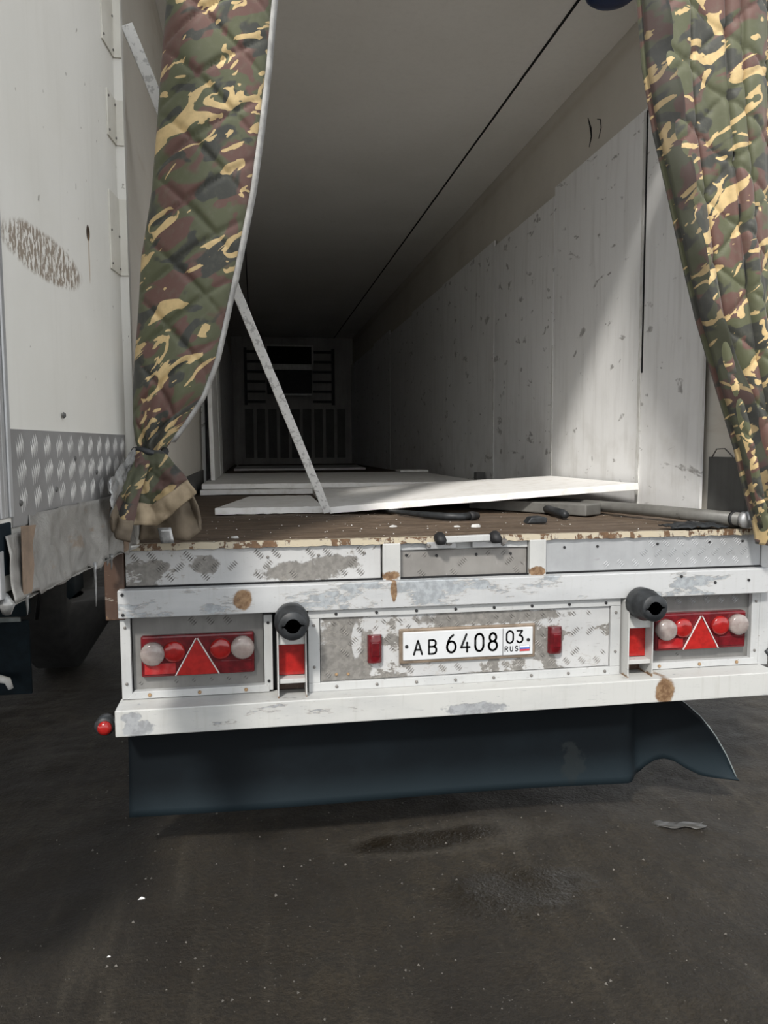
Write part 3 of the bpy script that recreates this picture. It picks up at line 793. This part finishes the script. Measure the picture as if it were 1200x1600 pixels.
# ---- the open left door, swung out beside the opening
A_ = R(6.5)
door = MB().box(.0, 1.045, -.075, 0, 1.20, 3.74).build('cargo_door', 'door', T, bevel=.003, label='off-white left door swung open towards the camera')
door.location = (-1.243, -.012, 0); door.rotation_euler = (0, 0, -(math.pi/2+A_))
def dbox(name, mat, x0, x1, y0, y1, z0, z1, bevel=.001, **k): return MB().box(x0, x1, y0, y1, z0, z1).build(name, mat, door, bevel=bevel, **k)
for k in range(4):
    dbox('edge_trim', 'alu_trim', .975+k*.024, .995+k*.024, -.02, .010-.003*(k % 2), 1.37, 3.74, .003)
dbox('edge_foot', 'truck_blue', .985, 1.06, -.06, .006, 1.24, 1.36, .003)
dbox('edge_foot', 'alu_trim', 1.035, 1.06, -.05, .008, 1.19, 1.30, .003)
kp = dbox('kick_sheet', 'door_tread', .03, .972, 0, .006, 1.345, 1.575, .001, label='grey tread kick plate with rows of lozenges')
tb = tread(.04, .965, 1.372, 1.570, 0, px=.085, pz=.066, ln=.056, gap=.0105, nb=5, wd=.0058, h=.0035, mono=True)
tb.v = [(x, .006-y, z) for x, y, z in tb.v]
tb.build('tread_bars', 'door_bars', door, kind='stuff')
for z0, z1, x1 in ((2.86, 3.20, .13), (2.57, 2.72, .10), (2.13, 2.39, .115)):
    pt = dbox('hinge_patch', 'door_patch', .003, x1, 0, .005, z0, z1, .001, label='riveted patch on the hinge side')
for z0, x1 in ((2.86, .13), (2.57, .10), (2.13, .115)):
    for x in (.015, x1-.012):
        for z in (z0+.02, z0+.13):
            MB().tube([(x, .004, z), (x, .008, z)], .004, 6).build('rivet', 'bolt', door)
for z, x in ((1.62, .62), (1.50, .55), (1.42, .70), (1.40, .93), (1.455, .36)):
    MB().tube([(x, .005, z), (x, .010, z)], [.009, .006], 8).build('rivet', 'kick', door)
# crumpled film wrapped round the foot of the door
fm = MB(); nu, nv = 90, 16
def FM(i, j):
    d = -.02+1.05*i/(nu-1); f = j/(nv-1)
    zt = 1.372 - .03*max(0, (d-.75)) - (.012 if d > .9 else 0); zb = 1.172 + .012*noise.noise(Vector((d*9, 0, 2))) + (.01*math.sin(d*40) if d < .5 else 0)
    if d > .90: zb += .01; zt -= .02
    z = zt+(zb-zt)*f
    w = .012 + .016*noise.noise(Vector((d*7, z*9, 1))) + .009*noise.noise(Vector((d*19, z*23, 4)))
    return (d, max(w, .003) + .01*f, z)
fm.grid(FM, nu, nv)
film = fm.build('foot_film', 'film', door, smooth=True, solid=.002, label='crumpled grey film wrapped round the door foot')
fb = MB(); fb.grid(lambda i, j: (-.02+1.06*i/40, -.078-.01*noise.noise(Vector((i*.3, j, 2))), 1.36-.19*j/4), 41, 5)
fb.build('foot_film', 'film', door, smooth=True, solid=.002)
fb = MB(); fb.grid(lambda i, j: (-.02+1.06*i/40, -.078+.10*j/4, 1.174+.006*noise.noise(Vector((i*.4, j, 9)))), 41, 5)
fb.build('foot_film', 'film', door, smooth=True, solid=.002)
for pts in ([(.905,1.345), (.985,1.350), (.990,1.19), (.945,1.185), (.925,1.25), (.93,1.30)], [(.075,1.30), (.16,1.31), (.165,1.175), (.12,1.178), (.10,1.22), (.085,1.25)]):
    pm = MB(); pm.prism(pts, .026, .030); pm.build('tape_patch', 'film_edge', door, bevel=.001, label='brown torn tape')
for x, l in ((.455,.135), (.40,.035), (.33,.03), (.29,.05), (.955,.05)):
    MB().tube([(x, .02, 1.185), (x+.004, .022, 1.185-l*.2), (x-.004, .02, 1.185-l*.7), (x, .02, 1.185-l)], [.010, .004, .003, .001], 6).build('torn_shred', 'clear_film', door, smooth=True)
MB().tube([(1.03, .0, 1.20), (1.035, .01, 1.175), (1.03, .005, 1.155)], [.008, .018, .010], 8).build('torn_shred', 'clear_film', door, smooth=True)
# ragged sheet corner bridging door and sill
MB().add([(-1.325,-.13,1.185), (-1.20,-.06,1.184), (-1.215,-.05,1.172), (-1.35,-.10,1.13), (-1.36,-.14,1.15)], [(0,1,2,3,4)]).build('foot_flap', 'white_edge', T, solid=.002)

# ------------------------------------------------------------------ camouflage curtains
def puff(u, v, c=.205):
    a = (v + .60*u)/c; b = (v - .60*u)/c
    ha = abs(math.sin(math.pi*a)); hb = abs(math.sin(math.pi*b))
    return (1-(1-min(1, ha*2.1))**2.6)*(1-(1-min(1, hb*2.1))**2.6)
def itab(tab, z):   # tab rows (z, x) from high to low
    if z >= tab[0][0]: return tab[0][1]
    for (a, b), (c, d) in zip(tab, tab[1:]):
        if z >= c: return b+(d-b)*(z-a)/(c-a)
    return tab[-1][1]
LL = [(3.76,-1.00), (3.03,-1.057), (2.82,-1.080), (2.61,-1.101), (2.40,-1.124), (2.185,-1.165), (2.01,-1.180), (1.84,-1.198), (1.71,-1.208), (1.62,-1.210), (1.55,-1.204), (1.52,-1.194)]
LR = [(3.76,-.59), (3.06,-.700), (2.85,-.722), (2.63,-.752), (2.42,-.785), (2.20,-.834), (2.02,-.875), (1.84,-.919), (1.71,-.970), (1.62,-1.030), (1.55,-1.082), (1.52,-1.104)]
lc = empty('camouflage_curtain', 'quilted camouflage curtain on the left, tied into a bunch at its foot', 'curtain', (-1.13, -.1, 1.19))
def world_child(o, root): o.matrix_parent_inverse = Matrix.Translation(-root.location)
cm = MB(); nu, nv = 72, 250; z_hi, z_lo = 3.75, 1.52
def LC(i, j):
    z = z_hi+(z_lo-z_hi)*j/(nv-1); s = i/(nu-1)
    x0, x1 = itab(LL, z), itab(LR, z)
    wdt = x1-x0
    prof = (math.sin(math.pi*(s**.85)))**.55 if 0 < s < 1 else 0
    x = x0+wdt*s
    bul = .075*min(1, wdt/.25)
    neck = max(0, (1.75-z)/.23)
    fold = .018*neck*math.sin(s*18+z*6) + .010*math.sin(s*6+z*3.3)
    u = s*.46; v = z
    y = -.055 - bul*prof - .020*puff(u, v)*prof + fold*prof
    return (x, y, z)
cm.grid(LC, nu, nv, lambda i, j: (i/(nu-1)*.46, (z_hi+(z_lo-z_hi)*j/(nv-1))))
ob = cm.build('quilted_cloth', 'camo', lc, smooth=True); world_child(ob, lc)
bk = MB()
def LCB(i, j):
    z = z_hi+(z_lo-z_hi)*j/60; s = i/16; x0, x1 = itab(LL, z), itab(LR, z)
    return (x0+(x1-x0)*s, -.055+.025*math.sin(math.pi*s), z)
bk.grid(LCB, 17, 61, lambda i, j: (i/16*.46+.5, z_hi+(z_lo-z_hi)*j/60))
ob = bk.build('cloth_back', 'lining', lc, smooth=True); world_child(ob, lc)
pts = [(itab(LR, z)+.006, -.052, z) for z in [z_hi+(1.55-z_hi)*k/90 for k in range(91)]]
pb = MB(); pb.grid(lambda i, j: (pts[j][0]-.008+.018*i*(1 if pts[j][2] > 2.1 else .8), -.068+.018*i, pts[j][2]), 2, 91)
ob = pb.build('edge_binding', 'piping', lc, smooth=True, solid=.008, label='grey binding along the right edge'); world_child(ob, lc)
# the knot
kn = MB(); kn.tube([(-1.15+.052*math.cos(a), -.10+.045*math.sin(a), 1.515+.008*math.sin(a*2)) for a in [2*math.pi*k/24 for k in range(25)]], .012, 8, False)
ob = kn.build('tie_cord', 'rubber', lc, smooth=True); world_child(ob, lc)
# three splayed flaps under the knot, each with its hem
def flap(name, top, bot, mat, hem_mat, y_top, y_bot, ple, hem_f, seed, u0):
    """top / bot: lists of (x, z) with the same count; y moves from y_top to y_bot"""
    def ev(lst, s):
        q = s*(len(lst)-1); k = min(int(q), len(lst)-2); f = q-k
        return lst[k][0]+(lst[k+1][0]-lst[k][0])*f, lst[k][1]+(lst[k+1][1]-lst[k][1])*f
    def P(s, f, off=0):
        a, b = ev(top, s), ev(bot, s)
        e = f**.8
        x = a[0]+(b[0]-a[0])*e; z = a[1]+(b[1]-a[1])*f
        y = y_top+(y_bot-y_top)*math.sin(f*1.57) + ple*f*math.sin(s*11+seed) + .016*noise.noise(Vector((x*24, z*24, seed))) + .006*noise.noise(Vector((x*60, z*60, seed))) - off
        return (x, y, z)
    n1, n2 = 36, 30
    mb = MB(); mb.grid(lambda i, j: P(i/(n1-1), j/(n2-1)*hem_f), n1, n2, lambda i, j: (u0+i/(n1-1)*.22, 1.5-j/(n2-1)*.22))
    o = mb.build(name, mat, lc, smooth=True, solid=.010); world_child(o, lc)
    mb = MB(); mb.grid(lambda i, j: P(i/(n1-1), hem_f+(1-hem_f)*(j/8)-.02, .006), n1, 9)
    h = mb.build('hem', hem_mat, o, smooth=True, solid=.012)
    return o
flap('skirt_flap', [(-1.20,1.515), (-1.13,1.515)], [(-1.243,1.330), (-1.240,1.262), (-1.225,1.238), (-1.19,1.225)], 'camo_dirty', 'canvas_brown', -.12, -.345, .014, .78, 3, .1)
flap('skirt_flap', [(-1.14,1.515), (-1.105,1.515)], [(-1.20,1.198), (-1.11,1.20), (-1.03,1.195), (-.984,1.225), (-.99,1.32)], 'camo_dirty', 'canvas_brown', -.10, -.07, .012, .62, 6, .8)
flap('skirt_flap', [(-1.19,1.518), (-1.165,1.518), (-1.11,1.518)], [(-1.222,1.270), (-1.165,1.268), (-1.118,1.262), (-1.06,1.31), (-.985,1.375)], 'camo_dirty', 'canvas', -.145, -.215, .010, .72, 9, .33)
# clear tape wound over the left flap
ct_ = MB()
def CT(i, j):
    f, h = i/14, j/8
    p = Vector((-1.195,-.150,1.530)).lerp(Vector((-1.236,-.40,1.425)), f)
    return p + Vector((.008*math.sin(math.pi*h), -.01, -(.035+.075*f)*h)) + .012*Vector((noise.noise(Vector((i*.6, j*.7, 3))), noise.noise(Vector((i*.7, j*.6, 8))), noise.noise(Vector((i*.5, j*.5, 5)))))
ct_.grid(CT, 15, 9)
ob = ct_.build('clear_tape', 'clear_film', lc, smooth=True, solid=.002, label='shiny clear tape wound round the bunch'); world_child(ob, lc)
tp = MB(); tp.tube([(-1.10,-.13,1.46), (-1.06,-.14,1.455), (-1.03,-.13,1.42), (-1.01,-.12,1.385)], [.004,.010,.008,.003], 6)
ob = tp.build('clear_tape', 'clear_film', lc, smooth=True); world_child(ob, lc)
tp = MB(); tp.grid(lambda i, j: (-1.125+.045*i/4+.01*j/4, -.16+.01*noise.noise(Vector((i, j, 1))), 1.255-.055*j/4), 5, 5)
ob = tp.build('clear_tape', 'clear_film', lc, smooth=True, solid=.002); world_child(ob, lc)

RL = [(3.76,.56), (3.15,.640), (2.93,.663), (2.70,.713), (2.48,.778), (2.24,.843), (2.01,.912), (1.765,1.0), (1.515,1.092), (1.365,1.134), (1.21,1.187), (1.13,1.205)]
RR = [(3.76,1.45), (3.15,1.44), (2.5,1.42), (2.0,1.405), (1.6,1.39), (1.35,1.37), (1.13,1.34)]
rc = empty('camouflage_curtain', 'quilted camouflage curtain on the right, swept aside over the corner of the trailer', 'curtain', (1.3, -.15, 1.14))
cm = MB(); nu, nv = 110, 250; z_hi, z_lo = 3.75, 1.13
def RC(i, j):
    z = z_hi+(z_lo-z_hi)*j/(nv-1); s = i/(nu-1)
    x0, x1 = itab(RL, z), itab(RR, z); g = (3.75-z)/2.62
    x = x0+(x1-x0)*s
    u = s*.95
    fold = -sum(.026*math.exp(-((s-q-.02*math.sin(z*2.1+k))/.010)**2) for k, q in enumerate((.20,.36,.43,.60,.78))) + (.012+.026*g)*math.sin(s*17+1.5*math.sin(z*1.1)) + .014*g*math.sin(s*41+z*2)
    roll_ = .05*(1-min(1, s/.10))**2
    y = -.135 - .03*math.sin(math.pi*min(1, s*1.1)) - .013*puff(u+.03, z*.94, .22)*min(1, s*9) - fold*min(1, s*6) + roll_
    return (x, y, z)
cm.grid(RC, nu, nv, lambda i, j: (i/(nu-1)*.95+1.3, z_hi+(z_lo-z_hi)*j/(nv-1)))
ob = cm.build('quilted_cloth', 'camo_right', rc, smooth=True, solid=.012); world_child(ob, rc)
tb_ = MB()
def TBf(i, j):
    z = 3.75+(1.2-3.75)*j/120; s = i/6; x0 = itab(RL, z)
    return (x0-.004+(.072+.02*math.sin(z*5))*s, -.125-.045*math.sin(s*math.pi*.5)-.010*math.sin(z*23)*s, z)
tb_.grid(TBf, 7, 121, lambda i, j: (i/6*.10, 3.75-2.55*j/120))
ob = tb_.build('turned_edge', 'lining', rc, smooth=True, solid=.010, label='darker turned-back edge'); world_child(ob, rc)

# ------------------------------------------------------------------ boards and loose things on the deck
def board(name, label, cat, corners, th, mat='board', group=None, wob=.0015):
    """four bottom corners (near-left, near-right, far-right, far-left)"""
    c = [Vector(p) for p in corners]; n1, n2 = 26, 8
    nrm = (c[1]-c[0]).cross(c[3]-c[0]).normalized()
    if nrm.z < 0: nrm = -nrm
    mb = MB(); ce_ = sum(c, Vector())/4
    def P(i, j, top):
        s, t_ = i/(n1-1), j/(n2-1)
        p = (c[0]*(1-s)+c[1]*s)*(1-t_) + (c[3]*(1-s)+c[2]*s)*t_
        edge = i in (0, n1-1) or j in (0, n2-1)
        q = p+nrm*(th if top else 0)
        if edge: q += Vector((0, wob*noise.noise(q*40), 2*wob*noise.noise(q*31)))
        return q-ce_
    tops = lambda i, j: j*n1+i
    for top in (1, 0):
        for j in range(n2):
            for i in range(n1): mb.v.append(tuple(P(i, j, top)))
    N = n1*n2
    for j in range(n2-1):
        for i in range(n1-1):
            a, b, c_, d = tops(i, j), tops(i+1, j), tops(i+1, j+1), tops(i, j+1)
            mb.f.append((a, b, c_, d)); mb.f.append((a+N, d+N, c_+N, b+N))
    for i in range(n1-1):
        mb.f.append((tops(i,0)+N, tops(i+1,0)+N, tops(i+1,0), tops(i,0)))
        mb.f.append((tops(i+1,n2-1)+N, tops(i,n2-1)+N, tops(i,n2-1), tops(i+1,n2-1)))
    for j in range(n2-1):
        mb.f.append((tops(0,j+1)+N, tops(0,j)+N, tops(0,j), tops(0,j+1)))
        mb.f.append((tops(n1-1,j)+N, tops(n1-1,j+1)+N, tops(n1-1,j+1), tops(n1-1,j)))
    o = mb.build(name, mat, bevel=.002); o.location = ce_
    return tag(o, label, cat, group or 'insulation boards in the trailer')
Z0 = WZ0+.002
board('insulation_board', 'white board lying flat at the left, its near corner just left of the leaning strip', 'board', [(-1.00,1.16,Z0), (-.44,1.16,Z0), (-.44,2.1,Z0), (-.83,2.1,Z0)], .034)
board('insulation_board', 'large white board propped aslant with its right end raised on pipes', 'board', [(-.41,1.10,Z0), (1.155,.80,1.300), (1.165,2.02,1.292), (-.40,2.45,Z0+.02)], .034)
board('insulation_board', 'lower of two flat white boards stacked behind the propped board', 'board', [(-1.19,2.85,Z0), (1.15,2.75,Z0), (1.15,5.0,Z0), (-1.19,5.1,Z0)], .036)
board('insulation_board', 'upper of two flat white boards stacked behind the propped board', 'board', [(-1.185,2.95,Z0+.039), (.95,2.86,Z0+.039), (.95,5.3,Z0+.039), (-1.185,5.3,Z0+.039)], .036)
board('insulation_board', 'small pale offcut lying on the stacked boards near the right wall', 'board', [(.70,5.0,Z0+.079), (1.0,5.0,Z0+.079), (1.0,5.28,Z0+.079), (.70,5.28,Z0+.079)], .02)
board('insulation_board', 'pale board lying flat far back in front of the bulkhead', 'board', [(-1.1,8.6,Z0), (.85,8.6,Z0), (.95,10.4,Z0), (-1.1,10.4,Z0)], .03)
def standing(label, x, y, h, lean, w=1.1):
    mb = MB(); mb.prism([(0, 0), (.034, 0), (.034-lean, h), (-lean, h)], 0, w)
    o = mb.build('insulation_board', 'board', bevel=.002); o.location = (x, y, Z0+.078); return tag(o, label, 'board', 'insulation boards in the trailer')
standing('white board standing upright against the left wall, the nearer of the pair', -1.150, 3.55, 1.85, .03, .95)
standing('white board standing upright against the left wall, the farther of the pair', -1.150, 4.62, 1.75, .03, .6)
o = MB().bar((0,0,0), (.10,.0,1.9), .03, .03).build('thin_batten', 'dark_wall'); o.location = (-1.10, 10.9, Z0); tag(o, 'thin dim batten standing far back by the left wall', 'batten')
# long strip leaning from the deck to the left post
mb = MB(); a, b = Vector((-.425,1.06,Z0+.020)), Vector((-1.196,.035,3.00)); mid = (a+b)/2; n = 40
P_ = [a+(b-a)*(k/n) + Vector((.004*noise.noise(Vector((k*.9,1,0))), 0, 0)) for k in range(n+1)]
d = (b-a).normalized(); view = Vector((.25,.95,.1)); u = (view-d*view.dot(d)).normalized(); w_ = d.cross(u)
vs = []; fs = []
for k, p in enumerate(P_):
    j = .0025*noise.noise(Vector((k*1.7, 0, 4)))
    hw = .021
    vs += [p-mid+u*-.021+w_*(-hw+j), p-mid+u*-.021+w_*(hw+j), p-mid+u*.021+w_*(hw+.012), p-mid+u*.021+w_*(-hw+.012)]
for k in range(n):
    for q in range(4): fs.append((k*4+q, k*4+(q+1) % 4, k*4+4+(q+1) % 4, k*4+4+q))
fs += [(3,2,1,0), (n*4, n*4+1, n*4+2, n*4+3)]
o = MB().add(vs, fs).build('wall_strip', 'strip', bevel=.002); o.location = mid
tag(o, 'long scuffed white strip leaning from the deck up behind the left curtain', 'strip')

def thing_tube(name, label, cat, pts, r, mat, n=12):
    c = Vector(pts[0]); o = MB().tube([Vector(p)-c for p in pts], r, n).build(name, mat, smooth=True); o.location = c
    return tag(o, label, cat)
pole = thing_tube('pole', 'long grey pole lying across the deck to the right corner, ring at its near end', 'pole', [(1.185,-.03,1.222), (1.06,.42,1.222), (.55,2.0,1.213)], .028, 'pole', 16)
rg = MB().tube([(-.013,.04,0), (-.016,.05,0)], .033, 16).build('pole_ring', 'black', pole, smooth=True)
rg2 = MB().tube([(-.002,.006,0), (.006,-.018,0)], [.034, .034], 16).build('pole_collar', 'alu_trim', pole, smooth=True)
tb2 = MB().bar((0,0,0), (-.42,.62,.0), .14, .056); o = tb2.build('beam_offcut', 'pole', bevel=.006); o.location = (.865,.70,WZ0+.030)
tag(o, 'dirty grey square-ended offcut lying under the raised end of the propped board', 'offcut')
MB().box(-.105,.055,-.038,-.030,-.026,.028).build('end_face', 'kick', o, bevel=.003) if False else None
thing_tube('short_pipe', 'short black pipe poking out from under the propped board', 'pipe', [(.655,.55,1.202), (.662,.60,1.203), (.663,.605,1.203), (.70,1.02,1.206)], [.017,.017,.021,.021], 'rubber')
h_ = thing_tube('rubber_hose', 'curved black hose on the deck left of the sill catch', 'hose', [(-.13,1.10,1.1925), (-.07,.95,1.195), (.02,.74,1.198), (.09,.63,1.199), (.16,.605,1.198), (.215,.635,1.198)], [.0085,.0115,.016,.018,.018,.018], 'rubber')
MB().tube([(.335,-.47,.004), (.36,-.455,.004), (.37,-.45,.004), (.385,-.44,.004)], [.022,.024,.019,.017], 12).build('coupling', 'black', h_, smooth=True)
ch_ = MB(); ch_.prism([(-.05,-.016), (.045,-.016), (.05,.008), (.02,.016), (-.03,.012)], -.03, .03)
o = ch_.build('rubber_block', 'rubber', bevel=.006); o.location = (.455,.42,WZ0+.0165); tag(o, 'small black rubber block on the bare deck', 'block')
bl = MB().box(-.04,.04,-.04,.04,0,.08).build('wood_block', 'kick', bevel=.005); bl.location = (1.14,3.6,Z0+.039)
tag(bl, 'small dark block standing at the foot of the right wall', 'block')
rgm = MB(); rgm.grid(lambda i, j: (-.12+.24*i/16, -.05+.13*j/8, .014+.014*noise.noise(Vector((i*.5, j*.6, 2)))+.012*math.sin(math.pi*i/16)*math.sin(math.pi*j/8)), 17, 9)
o = rgm.build('black_rag', 'rubber', smooth=True, solid=.004); o.location = (1.005,.035,WZ0-.001); tag(o, 'black crumpled rag at the right corner of the deck', 'rag')
def chip(p, s, label, mat='white_edge'):
    mb = MB(); k = 7
    top = [(s*(.6+.5*random.random())*math.cos(2*math.pi*i/k), s*.6*(.6+.5*random.random())*math.sin(2*math.pi*i/k), s*.35*random.random()+s*.12) for i in range(k)]
    mb.v = [(x*1.1, y*1.1, 0) for x, y, z in top]+top+[(0, 0, s*.5)]
    mb.f = [tuple(range(k-1, -1, -1))]+[(i, (i+1) % k, k+(i+1) % k, k+i) for i in range(k)]+[(k+i, k+(i+1) % k, 2*k) for i in range(k)]
    o = mb.build('foam_chip', mat); o.location = p; tag(o, label, 'debris', 'foam chips on the deck')
chip((.155,.34,WZ0-.003), .026, 'largest white foam chip, on the deck behind the sill catch')
chip((.075,.36,WZ0-.003), .014, 'small white foam chip just left of the largest one')
chip((-.20,.42,WZ0-.003), .018, 'white foam chip on the deck between the strip foot and the sill catch')
chip((-.87,.14,WZ0-.003), .018, 'white foam chip near the sill edge right of the tied curtain')
cr = MB()
for k in range(130):
    x = random.uniform(-1.0, 1.1); y = random.uniform(.05, 1.1); s = random.uniform(.0012, .004); z = dz(x, y)
    cr.add([(x-s, y-s*.6, z), (x+s, y-s*.5, z), (x+s*.2, y+s, z), (x, y, z+s*.9)], [(0,1,3), (1,2,3), (2,0,3), (2,1,0)])
o = cr.build('foam_crumbs', 'white_edge'); tag(o, 'white foam crumbs scattered over the front of the deck', 'debris', kind='stuff')

# ------------------------------------------------------------------ on the ground
gr = MB()
for k in range(1500):
    x = random.uniform(-1.6, 2.4); y = random.uniform(-1.2, 1.6); s = random.choice((.002, .003, .004, .006)) * random.uniform(.6, 1.3); z = gz(x, y)-.001
    a = random.random()*6.28
    p = [(x+s*math.cos(a+q), y+s*math.sin(a+q), z) for q in (0, 2.1, 4.2)]
    gr.add(p+[(x, y, z+s)], [(0,1,3), (1,2,3), (2,0,3)])
o = gr.build('gravel', 'stone'); tag(o, 'loose pale grit on the dark wet ground', 'gravel', kind='stuff')
sc_ = MB(); sc_.grid(lambda i, j: (-.10+.20*i/10+.012*math.sin(j*2), -.022+.045*j/4+.008*math.sin(i*1.3), .008+.006*noise.noise(Vector((i*.7, j*.9, 5)))), 11, 5)
MAT['scrap'] = plain('muddy grey film', (.042,.040,.036), .5)
o = sc_.build('plastic_scrap', 'scrap', smooth=True, solid=.003); o.location = (.87,-.13,gz(.87,-.13)+.002); o.rotation_euler = (0,0,-.2)
tag(o, 'flat grey scrap of film lying on the ground below the right lamp', 'scrap')
def gchip(x, y, s, label):
    mb = MB(); mb.add([(-s,-s*.5,0), (s,-s*.4,0), (s*.7,s*.6,0), (-s*.6,s*.5,0), (0,0,s*.6)], [(0,1,4), (1,2,4), (2,3,4), (3,0,4), (3,2,1,0)])
    o = mb.build('paint_chip', 'white_edge'); o.location = (x, y, gz(x, y)); tag(o, label, 'debris', 'pale chips on the ground')
gchip(-1.254, -.578, .007, 'tiny white chip on the ground at the lower left')
gchip(1.62, .85, .012, 'white chip on the ground to the right of the mud apron')
gchip(-1.20, -.28, .012, 'pale chip on the ground below the left end of the bumper')

# ------------------------------------------------------------------ the truck parked to the left
K = empty('parked_truck', 'dark blue truck, its unseen flat bed assumed, parked close on the left, mostly hidden by the open door', 'truck', (-3.1, 5, 0))
def kb(name, mat, *a, **k):
    o = box(name, mat, K, *a, **k); world_child(o, K); return o
kb('unseen_bed', 'truck_blue', -4.35, -1.93, -1.6, 11.0, 1.12, 1.24, bevel=.01)  # unseen bed, its length and height shaped to shade the left ground
for a in ((-1.96,-1.93,-1.6,11.0),(-4.35,-4.32,-1.6,11.0),(-4.32,-1.96,-1.6,-1.57),(-4.32,-1.96,10.97,11.0)):
    kb('unseen_drop_side', 'truck_blue', *a, 1.24, 1.62, bevel=.004)  # unseen sides, their height sets the right edge of that shade
kb('chassis_rail', 'black', -3.7, -3.6, .2, 12, .75, 1.12, bevel=0)
kb('chassis_rail', 'black', -2.7, -2.6, .2, 12, .75, 1.12, bevel=0)
kb('mud_flap', 'truck_blue', -2.75, -2.020, 1.49, 1.51, .19, .60, bevel=.003)
kb('crossbar', 'truck_blue', -4.2, -2.02, 1.44, 1.54, .63, .80, bevel=.005)
kb('crossbar_strip', 'truck_light', -2.8, -2.045, 1.43, 1.44, .605, .628, bevel=.002)
for x in (-2.16, -4.1):
    o = wheel_mb(x, 2.75, .5, .5, .30).build('tyre', 'tyre', K, smooth=True); world_child(o, K)
    r_ = MB().tube([(x-.10, 2.75, .5), (x+.10, 2.75, .5)], .28, 24).build('rim', 'truck_blue', o, smooth=True)
    o2 = wheel_mb(x, 9.6, .5, .5, .30).build('tyre', 'tyre', K, smooth=True); world_child(o2, K)
o = MB().tube([(-2.25,1.40,.305), (-2.15,1.38,.315), (-2.105,1.37,.305), (-2.09,1.37,.26)], [.022,.022,.020,.014], 10).build('marker_arm', 'white_edge', K, smooth=True, label='pale plastic elbow on the mud flap'); world_child(o, K)
o = MB().tube([(-2.02,1.7,1.12), (-2.03,1.66,.92), (-2.01,1.68,.70), (-2.05,1.75,.55)], .012, 8).build('air_hose', 'black', K, smooth=True); world_child(o, K)
kb('cab', 'truck_blue', -4.3, -1.98, 11.1, 12.9, .55, 3.1, bevel=.08)
